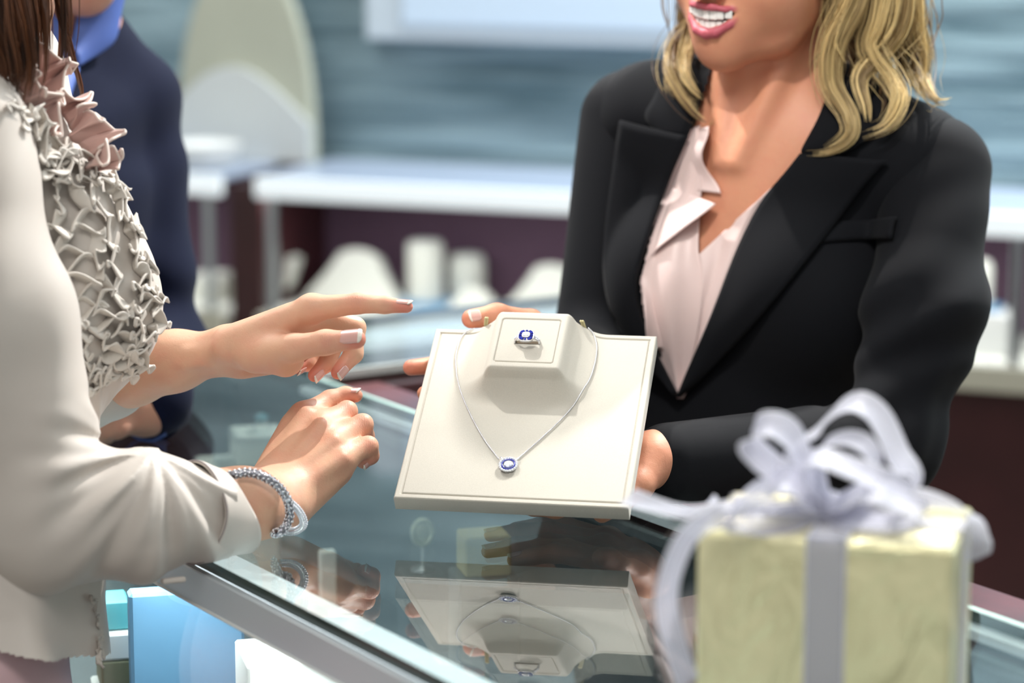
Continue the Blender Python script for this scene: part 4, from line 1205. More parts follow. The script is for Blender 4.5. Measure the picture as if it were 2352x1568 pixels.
# waterfall ruffles that stand off the blouse
def ruffle_sheet(inner, outer, lift, name, wv, n=70, m_=14):
    A = resample(spline(inner, 90), n); B = resample(spline(outer, 90), n)
    t = np.linspace(0, 1, m_)[None, :, None]; s = np.linspace(0, 1, n)[:, None, None]
    G = A[:, None] * (1 - t) + B[:, None] * t
    g = march(bl_body, G.reshape(-1, 2), 0.006).reshape(n, m_, 3)
    for _ in range(4): g[1:-1] = (g[:-2] + 2 * g[1:-1] + g[2:]) / 4
    g = g - FW * (lift * t ** 1.3 * (0.75 + 0.6 * np.sin(wv[0] * s * 6.28 + wv[1]))) + RT * 0.006 * t * np.sin(wv[0] * s * 6.28 + wv[1] + 1.4)
    V, F = sheet(g, 0.0011)
    return link_mesh(name, V, F, BLUSH, sw, True)
ruffle_sheet([(1592, 300), (1560, 380), (1545, 430)], [(1612, 292), (1628, 380), (1640, 445)], 0.010, 'blouse_collar', (1.0, 0.3), n=30)
ruffle_sheet([(1545, 432), (1510, 560), (1500, 680), (1530, 800)], [(1628, 470), (1560, 540), (1462, 640), (1500, 800)], 0.016, 'ruffle', (1.4, 0.6))
0 and ruffle_sheet([(1610, 640), (1600, 720), (1585, 800)], [(1655, 590), (1640, 680), (1600, 800)], 0.012, 'ruffle', (1.1, 2.2), n=40)
# fine gold chain just inside the neckline
# trousers down to the floor
tr = [Limb(W(1700, 1180, 2.65) * [1, 1, 0] + EZ * 0.90, W(1700, 1180, 2.65) * [1, 1, 0] + EZ * 0.80, 0.165, 0.165, FD, 0.75)]
for s in (-1, 1):
    h0 = W(1700, 1180, 2.65) * [1, 1, 0] + RD * s * 0.085
    tr += [Limb(h0 + EZ * 0.80, h0 + EZ * 0.45, 0.085, 0.065), Limb(h0 + EZ * 0.45, h0 + EZ * 0.10, 0.065, 0.055)]
cloth_part('trousers', Grp(tr, 0.03), 0.006, NAVY, sw)
sh = MB()
for s in (-1, 1):
    h0 = W(1700, 1180, 2.65) * [1, 1, 0] + RD * s * 0.085 + FD * 0.012
    sh.ellipsoid(h0 + EZ * 0.036, (0.042, 0.125, 0.036), np.array([RD, FD, EZ]))
sh.build('shoes', mat('black_leather', (18, 18, 20), 0.3), sw, True)
# hair
HB_ = hair_mat('blond_hair', (92, 62, 28), (252, 224, 160))
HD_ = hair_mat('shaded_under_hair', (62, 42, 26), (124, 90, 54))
def hy(x, y, d=0.012):
    return march(jack, [(x, y)], d)[0][1]
def gd(l, sp, n, rad=0.00030, curl=0.3):
    return ([(x, y, Y) for (x, y, Y) in l], sp, n, rad, curl)
G = []
yf = lambda x, y: hy(x, y, 0.014)
G += [gd([(1975, -260, 2.56), (1990, -110, 2.55), (1962, 10, 2.54), (1918, 100, 2.54), (1912, 190, 2.535), (1950, 262, yf(1950, 262)), (1952, 312, yf(1952, 312)), (1905, 344, yf(1905, 344)), (1838, 350, yf(1838, 350))], (0.014, 0.010, 0.003), 240)]
G += [gd([(2000, -260, 2.57), (2030, -120, 2.56), (2012, 30, 2.55), (1992, 110, 2.55), (2046, 190, 2.54), (2066, 235, yf(2066, 235)), (2036, 292, yf(2036, 292)), (1968, 318, yf(1968, 318))], (0.016, 0.012, 0.005), 187)]
G += [gd([(2010, -250, 2.57), (2060, -100, 2.56), (2066, 40, 2.55), (2020, 120, 2.55), (1972, 180, 2.54), (1986, 250, yf(1986, 250)), (1992, 290, yf(1992, 290))], (0.016, 0.010, 0.004), 136)]
G += [gd([(2020, -250, 2.60), (2080, -80, 2.59), (2100, 60, 2.58), (2118, 130, 2.58), (2120, 185, 2.575), (2150, 232, yf(2150, 235)), (2192, 226, 2.56)], (0.018, 0.012, 0.002), 136)]
G += [gd([(2010, -250, 2.62), (2070, -60, 2.60), (2084, 80, 2.59), (2090, 140, 2.585), (2120, 195, yf(2120, 200)), (2152, 244, yf(2150, 240))], (0.018, 0.014, 0.005), 153)]
G += [gd([(1985, -250, 2.56), (1985, -100, 2.54), (1940, 20, 2.535), (1916, 90, 2.53), (1930, 130, 2.53), (1950, 150, 2.53)], (0.006, 0.004, 0.001), 30)]
G += [gd([(1640, -220, 2.70), (1600, -80, 2.69), (1590, 50, 2.68), (1552, 105, 2.67), (1540, 160, yf(1540, 165)), (1566, 215, yf(1566, 215)), (1605, 262, yf(1600, 262)), (1640, 282, yf(1620, 282))], (0.012, 0.010, 0.004), 136)]
G += [gd([(1630, -220, 2.71), (1590, -60, 2.70), (1572, 70, 2.69), (1545, 130, 2.68), (1538, 190, yf(1538, 190)), (1546, 250, yf(1546, 250))], (0.012, 0.008, 0.002), 102)]
G += [gd([(1640, -220, 2.70), (1610, -40, 2.69), (1586, 90, 2.67), (1572, 160, yf(1572, 165)), (1592, 200, yf(1592, 200)), (1622, 232, yf(1610, 232))], (0.012, 0.008, 0.002), 102)]
G += [gd([(1660, -100, 2.70), (1640, 100, 2.67), (1662, 180, 2.625), (1670, 225, 2.605), (1650, 275, 2.59), (1628, 290, yf(1610, 290))], (0.010, 0.008, 0.004), 85)]
G += [gd([(1600, -240, 2.68), (1530, -100, 2.66), (1520, 0, 2.66), (1534, 50, 2.66), (1548, 84, 2.66)], (0.003, 0.002, 0.001), 13)]
for k in range(26):
    x0 = RNG.uniform(1900, 2120); x1 = x0 + RNG.uniform(-60, 60)
    G += [gd([(x0 - 20, -240, 2.58), (x0, -60, 2.56), (x0 + RNG.uniform(-30, 30), 60, 2.555), (x1, 150, 2.55), (x1 + RNG.uniform(-40, 40), 240, yf(min(max(x1, 1900), 2100), 240))], (0.01, 0.008, 0.004), 3, 0.00022)]
strands(G, HB_, 'hair', sw)
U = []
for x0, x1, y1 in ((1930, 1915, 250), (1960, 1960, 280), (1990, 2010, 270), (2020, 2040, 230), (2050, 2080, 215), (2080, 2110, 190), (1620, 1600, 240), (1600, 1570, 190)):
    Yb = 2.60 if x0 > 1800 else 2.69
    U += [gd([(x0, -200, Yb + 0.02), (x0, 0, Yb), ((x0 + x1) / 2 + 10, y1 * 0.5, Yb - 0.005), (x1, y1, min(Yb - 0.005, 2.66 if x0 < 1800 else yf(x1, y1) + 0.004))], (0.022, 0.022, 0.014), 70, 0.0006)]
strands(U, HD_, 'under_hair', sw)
capG = Grp([hd.ell(0, -0.022, 0.040, 0.084, 0.102, 0.092), hd.ell(0, -0.055, -0.03, 0.078, 0.055, 0.09)], 0.03, [hd.ell(0, 0.115, -0.03, 0.064, 0.085, 0.10)], 0.02)
Vc, Fc = mesh_sdf(capG, 0.003, lambda P: 0.0016 * np.sin((P - hd.o) @ hd.l * 420 + (P - hd.o) @ hd.u * 60))
link_mesh('hair_crown', Vc, Fc, HB_, sw, True, attrs={'tone': 0.3 + 0.3 * np.sin((Vc - hd.o) @ hd.l * 500)})
# ------------------------------------------------------------------ the customer in the cream jacket
SKC = skin_mat('fair_skin', (228, 180, 150), (226, 138, 120))
CN = N2.copy(); CSd = D2.copy()                                        # she faces across the counter
wR = (622, 1150, 2.198); eR = (105, 1195, 2.10)
wL = (511, 807, 2.300); eL_ = (130, 872, 2.385)
dorsN = nrm(np.cross(W(782, 1052, 2.245) - W(696, 950, 2.285), W(740, 1000, 2.265) - W(622, 1150, 2.205)))
# right hand, curled, its edge near the glass
R_m = [(698, 955, 2.288, 11), (733, 982, 2.273, 11), (763, 1016, 2.259, 10.5), (786, 1054, 2.246, 10)]
R_f = [[(758, 919, 2.312, 9.2), (794, 908, 2.318, 8.0), (817, 908, 2.316, 6.4)],
       [(797, 944, 2.300, 9.2), (806, 968, 2.316, 8.4), (790, 992, 2.312, 7)],
       [(833, 974, 2.282, 9.2), (838, 1002, 2.296, 8.4), (815, 1022, 2.298, 7)],
       [(846, 1024, 2.262, 8.6), (850, 1046, 2.268, 7.8), (834, 1060, 2.266, 6.4)]]
rEx = [Limb(W(*wR), W(612, 1152, 2.205), 0.0285, 0.0285, dorsN, 0.70),
       Limb(W(640, 1120, 2.225), W(745, 1010, 2.268), 0.024, 0.030, dorsN, 0.42),
       Limb(W(672, 1168, 2.212), W(770, 1084, 2.246), 0.0165, 0.0135),
       Limb(W(618, 1108, 2.225), W(672, 985, 2.285), 0.015, 0.012)]
rEx += [Limb(W(x0, y0, Y0), W(x1, y1, Y1), 0.004, 0.0055) for (x0, y0, Y0, x1, y1, Y1) in ((628, 1092, 2.222, 700, 950, 2.273), (640, 1100, 2.214, 735, 978, 2.258), (652, 1112, 2.208, 765, 1013, 2.245), (668, 1130, 2.203, 786, 1052, 2.233))]
handRc = make_hand([(622, 1124, 2.222, 15), (630, 1140, 2.216, 15), (640, 1152, 2.212, 15), (652, 1162, 2.208, 15)], R_m, R_f,
                   [(632, 1085, 2.250, 14), (690, 1020, 2.305, 12), (752, 1000, 2.328, 10), (795, 985, 2.330, 8)], rEx)
# left hand, pointing at the ring
L_m = [(716, 709, 2.256, 11.5), (722, 722, 2.278, 11.5), (708, 745, 2.300, 11), (684, 768, 2.318, 10)]
L_f = [[(820, 697, 2.242, 8.9), (884, 700, 2.233, 7.4), (934, 704, 2.227, 5.6)],
       [(816, 752, 2.288, 9.2), (812, 812, 2.280, 8.4), (776, 855, 2.270, 6.4)],
       [(772, 782, 2.312, 8.8), (752, 832, 2.304, 7.8), (722, 862, 2.295, 6)],
       [(718, 806, 2.328, 7.8), (706, 834, 2.320, 7.0), (684, 846, 2.310, 5.4)]]
lN = UPV
lEx = [Limb(W(600, 800, 2.270), W(655, 822, 2.255), 0.019, 0.017), Limb(W(560, 826, 2.295), W(650, 815, 2.300), 0.017, 0.016),
       Limb(W(540, 795, 2.295), W(680, 735, 2.270), 0.016, 0.013)]
handLc = make_hand([(528, 790, 2.275, 17), (528, 795, 2.292, 16), (526, 805, 2.308, 16), (524, 812, 2.318, 15)], L_m, L_f,
                   [(585, 812, 2.266, 17), (676, 799, 2.232, 11.8), (748, 786, 2.216, 10.2), (819, 779, 2.209, 8.2)], lEx)
foreR = Grp([Limb(W(*eR), W(560, 1158, 2.165), 0.042, 0.030), Limb(W(560, 1158, 2.165), W(*wR), 0.0285, 0.0275, dorsN, 0.78)], 0.02)
foreL = Grp([Limb(W(*eL_), W(300, 846, 2.350), 0.037, 0.0315), Limb(W(300, 846, 2.350), W(400, 829, 2.326), 0.0315, 0.0245), Limb(W(400, 829, 2.326), W(*wL), 0.0245, 0.0195)], 0.02)
tenL = [Limb(W(430, 812, 2.296), W(540, 800, 2.276), 0.0035, 0.0035), Limb(W(420, 836, 2.296), W(545, 822, 2.277), 0.0035, 0.0035)]
shR = W(-110, 310, 2.12); shL = W(60, 330, 2.42)
cH = W(-108, 1560, 2.16); cW = W(-70, 1130, 2.20); cC = W(16, 560, 2.27); cN = W(-20, 150, 2.28)
def ctorso(off):
    t = [Limb(cC, cW, 0.138 + off, 0.118 + off, CN, 0.66), Limb(cW, cH, 0.118 + off, 0.150 + off * 2.2, CN, 0.68),
         Limb(shR + (shL - shR) * 0.12, shL - (shL - shR) * 0.12, 0.046 + off, 0.046 + off)]
    bc = cC + CN * 0.046 - EZ * 0.050
    t += [Ell(bc + CSd * s * 0.07, np.array([0.050, 0.060, 0.062]) + off, np.array([CN, CSd, EZ])) for s in (-1, 1)]
    t += [Limb(cN, shR, 0.045 + off * .5, 0.034 + off), Limb(cN, shL, 0.045 + off * .5, 0.034 + off)]
    return t
chd = Head((-10, 60), 2.30, 0, 14, 0)
# she looks to the picture's right, down at the tray
chd.f = nrm([0.80, 0.25, -0.30]); chd.l = nrm(np.cross(EZ, chd.f)); chd.u = nrm(np.cross(chd.f, chd.l)); chd.R = np.array([chd.l, chd.f, chd.u])
chd.o = W(-60, -210, 2.27)
chead, _ = chd.sdf(False)
cneck = [Limb(chd.q(0, -0.025, -0.05), cN - EZ * 0.02, 0.048, 0.054)]
ubR = Limb(shR, W(*eR), 0.045, 0.042); ubL = Limb(shL, W(*eL_), 0.045, 0.040)
bodyC = Grp([Grp([chead], 0), Grp(ctorso(-0.012) + cneck, 0.03), Grp([ubR, foreR], 0.02), Grp([ubL, Grp([foreL] + tenL, 0.008)], 0.02)], 0.014)
bodyC = Grp([bodyC, Grp([handRc], 0), Grp([handLc], 0)], 0.016)
def wp(l, r, s): return [(W(*p), r, s) for p in l]
kn = wp([(698, 955, 2.276), (733, 982, 2.262), (763, 1016, 2.248), (786, 1054, 2.236)], 0.009, 0.45) + wp([(797, 944, 2.292), (833, 974, 2.274), (848, 1026, 2.254)], 0.009, 0.4)
kn += wp([(818, 690, 2.236), (748, 786, 2.206)], 0.010, 0.4)
tpc = wp([(934, 704, 2.225), (772, 858, 2.267), (720, 864, 2.292), (682, 848, 2.308), (818, 782, 2.205)], 0.014, 1.0) + wp([(816, 909, 2.314), (834, 1060, 2.262)], 0.012, 0.6)
cw = body_mesh('person', bodyC, 0.0015, SKC, 'brown haired woman in a cream ruffled jacket pointing at the ring on the tray', 'person', tpc, kn)
chd.fit(cw)
nail(cw, (884, 700, 2.233, 7.4), (934, 704, 2.227, 5.6), UPV * 0.9 - FW * 0.3, 0.9, 0.012, 0.004)
nail(cw, (748, 786, 2.216, 10.2), (819, 779, 2.209, 8.2), -FW * 0.85 + UPV * 0.5, 0.9, 0.016, 0.005)
nail(cw, (812, 812, 2.280, 8.4), (776, 855, 2.270, 6.4), RT * 0.8 - FW * 0.45 - UPV * 0.1, 0.85, 0.010, 0.003)
nail(cw, (752, 832, 2.304, 7.8), (722, 862, 2.295, 6.0), RT * 0.8 - FW * 0.35 - UPV * 0.2, 0.85, 0.010, 0.003)
nail(cw, (706, 834, 2.320, 7.0), (684, 846, 2.310, 5.4), -FW * 0.6 - UPV * 0.75, 0.85, 0.009, 0.003)
nail(cw, (794, 908, 2.318, 8.0), (817, 908, 2.316, 6.4), UPV * 0.9 - FW * 0.3, 0.85, 0.010, 0.003)
nail(cw, (850, 1046, 2.268, 7.8), (834, 1060, 2.266, 6.4), RT * 0.6 - UPV * 0.7 - FW * 0.3, 0.85, 0.009, 0.002)

# jacket
JK = mat('cream_cotton', (208, 199, 190), 0.55, sheen=0.25, noise=0.03, nscale=15, bump=0.15, bscale=1300, bdist=0.0003)
slv = Grp([Limb(shR, W(-42, 690, 2.10), 0.064, 0.064), Limb(W(-42, 690, 2.10), W(*eR), 0.066, 0.058), Limb(W(*eR), W(330, 1184, 2.110), 0.058, 0.047), Limb(W(330, 1184, 2.110), W(505, 1172, 2.140), 0.047, 0.0375)], 0.03)
eRp = W(*eR); wRp = W(*wR)
jt = Grp(ctorso(0.011), 0.035)
slL = Grp([Limb(shL, W(*eL_), 0.060, 0.054), Limb(W(*eL_), W(235, 858, 2.365), 0.054, 0.046)], 0.02)
jackC = Grp([jt, slL], 0.012)
fax = nrm(wRp - eRp); fup = nrm(UPV - fax * (UPV @ fax))
def cdisp(P):
    e = P - eRp; s = e @ fax; t = e @ fup
    # folds that fan out from the inner elbow along the forearm
    a = np.arctan2(t - 0.055, s - 0.075); r = np.hypot(s - 0.075, t - 0.055)
    d = (0.0046 * np.sin(a * 10 + 1.4 * np.sin(r * 34)) + 0.0016 * np.sin(a * 23 + 2.0)) * np.exp(-((r - 0.070) / 0.048) ** 2) * np.clip((0.12 - np.linalg.norm(e - s[:, None] * fax, axis=1)) / 0.04, 0, 1) * np.clip((s + 0.06) / 0.05, 0, 1)
    q = P - shR; ax = nrm(eRp - shR); s2 = q @ ax; rad = np.linalg.norm(q - s2[:, None] * ax, axis=1)
    d += 0.0042 * np.sin(s2 * 42 + (q @ np.cross(ax, FW)) * 85 + 0.8 + 0.9 * np.sin(s2 * 15)) * np.clip((0.12 - rad) / 0.04, 0, 1) * np.exp(-((s2 - 0.16) / 0.15) ** 2)
    d += 0.0020 * wave_noise(P, 8, 38) + 0.0010 * wave_noise(P, 9, 80)
    # vertical folds of the jacket's skirt
    k = np.clip((1.03 - P[:, 2]) / 0.06, 0, 1)
    d += 0.0055 * k * np.sin((P @ CSd) * 60 + 1.0) + 0.004 * k * np.sin((P @ CN) * 75 + 0.4)
    return d
hemz = W(110, 1500, 2.05)[2]
def ccut(V):
    return (V[:, 2] < hemz + 0.004 * np.sin(V @ CSd * 18 + 1.0) - 0.30 * ((V - cH) @ CN - 0.03))
jo = cloth_part('jacket', jackC, 0.0024, JK, cw, cdisp, ccut)
slo = cloth_part('sleeve', slv, 0.0022, JK, cw, cdisp, lambda V: (V - W(512, 1172, 2.140)) @ fax > -0.004)
# turned back cuff with a dark seam
def sleeve_ring(p0, p1, r0, r1, nu=64, nv=14, th=0.0028, lift=None, lo=0.0, hi=1.0):
    a, b = np.asarray(p0), np.asarray(p1); ax = nrm(b - a); u = nrm(UPV - ax * (UPV @ ax)); v = np.cross(ax, u)
    g = np.zeros((nu + 1, nv, 3))
    for i, t in enumerate(np.linspace(0, 2 * math.pi, nu + 1)):
        for j, s in enumerate(np.linspace(lo, hi, nv)):
            r = r0 + (r1 - r0) * s + 0.0012 * math.sin(3 * t + 1) * s + 0.0009 * math.sin(5 * t + 4 * s)
            k = 1 - 0.10 * math.sin(t) ** 2
            g[i, j] = a + (b - a) * s + ax * (-0.017 * math.cos(t) * (0.3 + 0.7 * s) + 0.010 * math.cos(t - 0.9) * (1 - s)) + u * r * math.cos(t) * k + v * r * math.sin(t)
    return sheet(g, th)
V, F = sleeve_ring(W(438, 1176, 2.122), W(530, 1172, 2.146), 0.0425, 0.0362)
cuff = link_mesh('cuff', V, F, JK, jo, True)
V, F = sleeve_ring(W(438, 1176, 2.122), W(530, 1172, 2.146), 0.0432, 0.0369, th=0.0014, nv=3, lo=0.0, hi=0.035)
link_mesh('cuff_seam', V, F, mat('dark_seam_thread', (150, 140, 140), 0.8), jo, True)
MB().box(W(398, 1332, 2.08), (0.010, 0.004, 0.0022), np.array([fax, np.cross(fax, fup), fup]), 0.001).build('cuff_tab', JK, jo)

# gathered ruffles down the front
def ruffle(name, path, w0, w1, waves, amp, m, par, body, off=0.004, n=420, seed=1, facing=None, trim=None, th=0.0017, asym=0.0):
    r = np.random.default_rng(seed)
    px = spline(path, n); base = march(body, px, off)
    for _ in range(20): base[1:-1] = (base[:-2] + 2 * base[1:-1] + base[2:]) / 4
    Nn = grad(body, base)
    for _ in range(20): Nn[1:-1] = (Nn[:-2] + 2 * Nn[1:-1] + Nn[2:]) / 4
    Tn = np.gradient(base, axis=0); Tn /= np.linalg.norm(Tn, axis=1, keepdims=True)
    Nn /= np.linalg.norm(Nn, axis=1, keepdims=True); Bn = np.cross(Tn, Nn)
    s = np.linspace(0, 1, n); ph = 2 * math.pi * waves * s + 1.6 * np.interp(s, np.linspace(0, 1, 14), r.uniform(-1, 1, 14))
    am = amp * np.interp(s, np.linspace(0, 1, 30), r.uniform(0.55, 1.25, 30))
    nv = 9; t = np.linspace(0, 1, nv)
    lean = np.interp(s, np.linspace(0, 1, 24), (r.uniform(0.35, 1.0, 24) * r.choice([-1, 1, 1], 24)) if trim is None else r.uniform(-0.5, 0.5, 24))
    hh = np.interp(s, np.linspace(0, 1, 40), r.uniform(0.7, 1.2, 40))
    g = np.zeros((n, nv, 3))
    for j, tv in enumerate(t):
        w = w0 * (0.45 + 0.55 * tv)
        side = w * np.sin(ph) * am / amp + lean * w1 * tv
        sh = w * 0.55 * np.sin(2 * ph) * tv
        out = (w1 * hh * tv * (1 - (0.42 if trim is None else 0.22) * tv)) * (1 + 0.15 * np.sin(ph * 0.5)) 
        g[:, j] = base + Nn * (out + asym)[:, None] + Tn * sh[:, None] + Bn * side[:, None]
    V, F = sheet(g, th)
    o = link_mesh(name, V, F, m, par, True)
    if trim is not None: MB().tube(g[:, -1], 0.0013, 6).build('frill_edge', trim, o, True)
    return o
RUF = mat('cream_ruffle', (212, 204, 194), 0.5, sheen=0.25, bump=0.1, bscale=1200, bdist=0.0003)
PALE = mat('pale_edge', (232, 214, 204), 0.5)
PINK = mat('dusty_pink_silk', (206, 168, 158), 0.5, sheen=0.3)
fr = [ [(150, 330), (215, 440), (255, 560), (278, 680), (280, 760), (262, 830), (222, 880)],
       [(110, 300), (165, 430), (205, 560), (232, 690), (240, 780), (228, 850), (205, 900)],
       [(70, 250), (125, 410), (160, 560), (190, 700), (205, 800), (200, 870)],
       [(222, 395), (262, 455), (305, 550), (338, 640), (352, 715), (330, 790), (292, 850)],
       [(195, 350), (255, 450), (298, 560), (322, 660), (326, 730), (306, 800), (270, 850)] ]
for k, p in enumerate(fr):
    ruffle('ruffle', p, 0.0100, 0.0165, 11 + k, 0.0062, RUF, jo, jackC, 0.0005, n=560, th=0.0018, seed=3 + k)
ruffle('ruffle', [(205, 1366), (216, 1420), (222, 1480), (220, 1520)], 0.004, 0.008, 8, 0.004, RUF, jo, jackC, 0.001, n=240, seed=12)
# pink blouse frills at the neck
bneck = Grp(ctorso(0.008) + [Limb(chd.q(0, -0.025, -0.05), cN - EZ * 0.02, 0.054, 0.064)], 0.03)
ruffle('blouse_frill', [(30, 120), (95, 210), (150, 290), (195, 370), (215, 400)], 0.014, 0.034, 3.8, 0.012, PINK, cw, bneck, 0.004, n=360, seed=21, trim=PALE)
ruffle('blouse_frill', [(-20, 60), (20, 150), (60, 230), (110, 310)], 0.012, 0.026, 3.5, 0.012, PINK, cw, bneck, 0.004, n=320, seed=22, trim=PALE)
ruffle('ruffle', [(10, 230), (60, 280), (110, 350), (150, 420)], 0.010, 0.018, 10, 0.009, RUF, jo, jackC, 0.004, n=360, seed=23)
# a small button at the ruffle's foot
MB().ellipsoid(W(206, 900, march(jackC, [(206, 900)], 0.004)[0][1]), (0.0045, 0.003, 0.0045)).build('button', mat('pearl', (236, 232, 224), 0.2, coat=0.5), jo, True)

# pink trousers and shoes
PT = mat('pink_cotton', (226, 190, 194), 0.7, noise=0.04, nscale=10)
hp = cH * [1, 1, 0]
tr = [Limb(hp + EZ * 0.91, hp + EZ * 0.82, 0.138, 0.146, CN, 0.66)]
for s in (-1, 1):
    h0 = hp + CSd * s * 0.075
    tr += [Limb(h0 + EZ * 0.82, h0 + EZ * 0.45, 0.080, 0.060), Limb(h0 + EZ * 0.45, h0 + EZ * 0.08, 0.060, 0.052)]
cloth_part('trousers', Grp(tr, 0.03), 0.005, PT, cw)
sh = MB()
for s in (-1, 1): sh.ellipsoid(hp + CSd * s * 0.075 + CN * 0.04 + EZ * 0.036, (0.115, 0.042, 0.036), np.array([CN, CSd, EZ]))
sh.build('shoes', mat('tan_leather', (150, 110, 80), 0.4), cw, True)

# long brown hair
HC = hair_mat('brown_hair', (44, 24, 14), (128, 78, 46))
G = []
for k in range(30):
    x0 = RNG.uniform(-90, 130); Y0 = RNG.uniform(2.17, 2.27)
    x1 = x0 + RNG.uniform(-10, 45)
    G.append(gd([(x0 - 60, -420, Y0), (x0 - 20, -200, Y0 - 0.02), (x0, -40, Y0 - 0.02), (x0 + 15, 90, Y0 - 0.01), (x1, 200 + RNG.uniform(-40, 60), Y0)], (0.012, 0.012, 0.005), 34, 0.0005, 0.15))
G.append(gd([(60, -300, 2.22), (110, -120, 2.21), (135, 40, 2.21), (160, 130, 2.22), (184, 210, 2.23), (180, 280, 2.235)], (0.006, 0.005, 0.002), 40, 0.00045, 0.2))
for k in range(10):
    x0 = RNG.uniform(-40, 60)
    G.append(gd([(x0 - 40, -300, 2.12), (x0 - 30, -60, 2.11), (x0 - 10, 60, 2.11), (x0 + 10, 150, 2.12), (x0 + RNG.uniform(-20, 30), 250, 2.12)], (0.014, 0.014, 0.006), 34, 0.0005, 0.15))
strands(G, HC, 'hair', cw)
capG = Grp([chd.ell(0, -0.022, 0.040, 0.084, 0.102, 0.092), chd.ell(0, -0.055, -0.03, 0.078, 0.055, 0.09)], 0.03, [chd.ell(0, 0.115, -0.03, 0.064, 0.085, 0.10)], 0.02)
Vc, Fc = mesh_sdf(capG, 0.003)
link_mesh('hair_crown', Vc, Fc, HC, cw, True, attrs={'tone': 0.3 + 0.3 * np.sin((Vc - chd.o) @ chd.l * 500)})

# ------------------------------------------------------------------ bracelet on her right wrist
bc0 = W(612, 1156, 2.203)
br = thing('bracelet', 'woven silver bracelet with a stone set loop on the wrist resting on the glass', 'bracelet', bc0 - EZ * 0.026)
fr_ = [(528, 1097), (560, 1094), (592, 1101), (624, 1119), (646, 1146), (656, 1176), (650, 1202), (632, 1219)]
lift_ = [0.004, 0.007, 0.009, 0.009, 0.008, 0.006, 0.005, 0.004]
fp = march(Grp([foreR, handRc], 0.012), fr_, 0.004)
gg = grad(Grp([foreR, handRc], 0.012), fp)
fp = fp + gg * np.array(lift_)[:, None] * 0.7
back = [W(604, 1226, 2.205), W(572, 1222, 2.232), W(545, 1190, 2.250), W(524, 1140, 2.252), W(516, 1108, 2.240)]
ctrl = list(fp) + back
for p in ctrl: p[2] = max(p[2], 1.0052)
cp = np.array(ctrl); cp = resample(spline(np.vstack([cp, cp[:1]]), 200), 91)[:-1]
mb = MB(); mb.tube(cp, 0.0036, 8, closed=True)
body = mb.build('woven_core', mat('dark_silver', (150, 150, 158), 0.3, metal=1.0), br, True)
Tn, Nn, Bn = frames(cp, True)
mb = MB()
for i in range(len(cp)):
    for k in range(8):
        a = 2 * math.pi * (k + 0.5 * (i % 2)) / 8
        nn = Nn[i] * math.cos(a) + Bn[i] * math.sin(a); tt = np.cross(Tn[i], nn)
        tw = nrm(Tn[i] + tt * (0.7 if k % 2 else -0.7))
        mb.ellipsoid(cp[i] + nn * 0.0036, (0.0019, 0.00085, 0.0009), np.array([tw, np.cross(nn, tw), nn]), 6, 4)
tag(mb.build('woven_links', M['silver'], body, True), kind='stuff')
lo = [(648, 1142), (664, 1152), (681, 1167), (694, 1186), (697, 1203), (687, 1215), (668, 1220), (644, 1216)]
lw_ = march(Grp([foreR, handRc], 0.012), lo[:4], 0.006, Y1=2.215)
y0_ = fp[4][1]
lpz = [fp[4] - FW * 0.003] + [W(x, y, min(Y, y0_ + 0.004)) for (x, y), Y in zip(lo[1:4], lw_[1:, 1])] + [W(x, y, y0_ + 0.006 + 0.004 * i) for i, (x, y) in enumerate(lo[4:])]
lpz = np.array(lpz); lpz[:, 2] = np.maximum(lpz[:, 2], 1.0045)
lpz = resample(spline(lpz, 80), 34)
lp_ = MB().tube(lpz, 0.0026, 8).build('loop_clasp', M['silver'], br, True)
mb = MB(); Tn, Nn, Bn = frames(lpz)
for i in range(len(lpz)):
    for k in range(6):
        a = 2 * math.pi * k / 6; nn = Nn[i] * math.cos(a) + Bn[i] * math.sin(a)
        mb.ellipsoid(lpz[i] + nn * 0.0027, (0.0011, 0.0011, 0.0011), None, 5, 4)
tag(mb.build('clasp_stones', M['diamond'], lp_, False), kind='stuff')
# ------------------------------------------------------------------ man in the navy sweater, leaning on the counter
SWE = mat('navy_knit', (8, 16, 42), 0.9, sheen=0.02, spec=0.2, noise=0.12, nscale=300, bump=0.2, bscale=900, bdist=0.0005)
SHB = mat('blue_shirt', (78, 104, 176), 0.6, noise=0.05, nscale=30)
mS = W(285, 240, 2.84); mE = W(352, 800, 2.78); mW = W(345, 935, 2.575); mN = W(150, 120, 2.82); mS2 = W(-60, 330, 2.66)
hip = N2 * 0.60 + D2 * 2.66 + EZ * 0.96
mC = (mS + mS2) / 2 - EZ * 0.10; MF = nrm([0.75, -0.35, 0]); MS_ = nrm(mS - mS2)
mhd = Head((150, 10), 2.72, 0, 0, 0)
mhd.f = nrm([0.55, -0.55, -0.42]); mhd.l = nrm(np.cross(EZ, mhd.f)); mhd.u = nrm(np.cross(mhd.f, mhd.l)); mhd.R = np.array([mhd.l, mhd.f, mhd.u])
mhd.k = 1.06; mhd.o = np.zeros(3); mhd.o = W(205, 34, 2.715) - mhd.q(0, 0.080, -0.112)
mh, _ = mhd.sdf(False)
def mtorso(off):
    mid = N2 * 0.78 + D2 * 2.70 + EZ * 1.125
    return [Limb(mC, mid, 0.145 + off, 0.125 + off, MF, 0.62), Limb(mid, hip, 0.125 + off, 0.130 + off, MF, 0.66), Limb(mS - MS_ * 0.02, mS2 + MS_ * 0.02, 0.052 + off, 0.052 + off),
            Limb(mN, mS, 0.058 + off * .6, 0.040 + off), Limb(mN, mS2, 0.058 + off * .6, 0.040 + off)]
mneck = [Limb(mhd.q(0, -0.02, -0.06), mN - EZ * 0.03, 0.056, 0.060)]
marm = Grp([Limb(mS, mE, 0.045, 0.040), Limb(mE, mW, 0.040, 0.028)], 0.02)
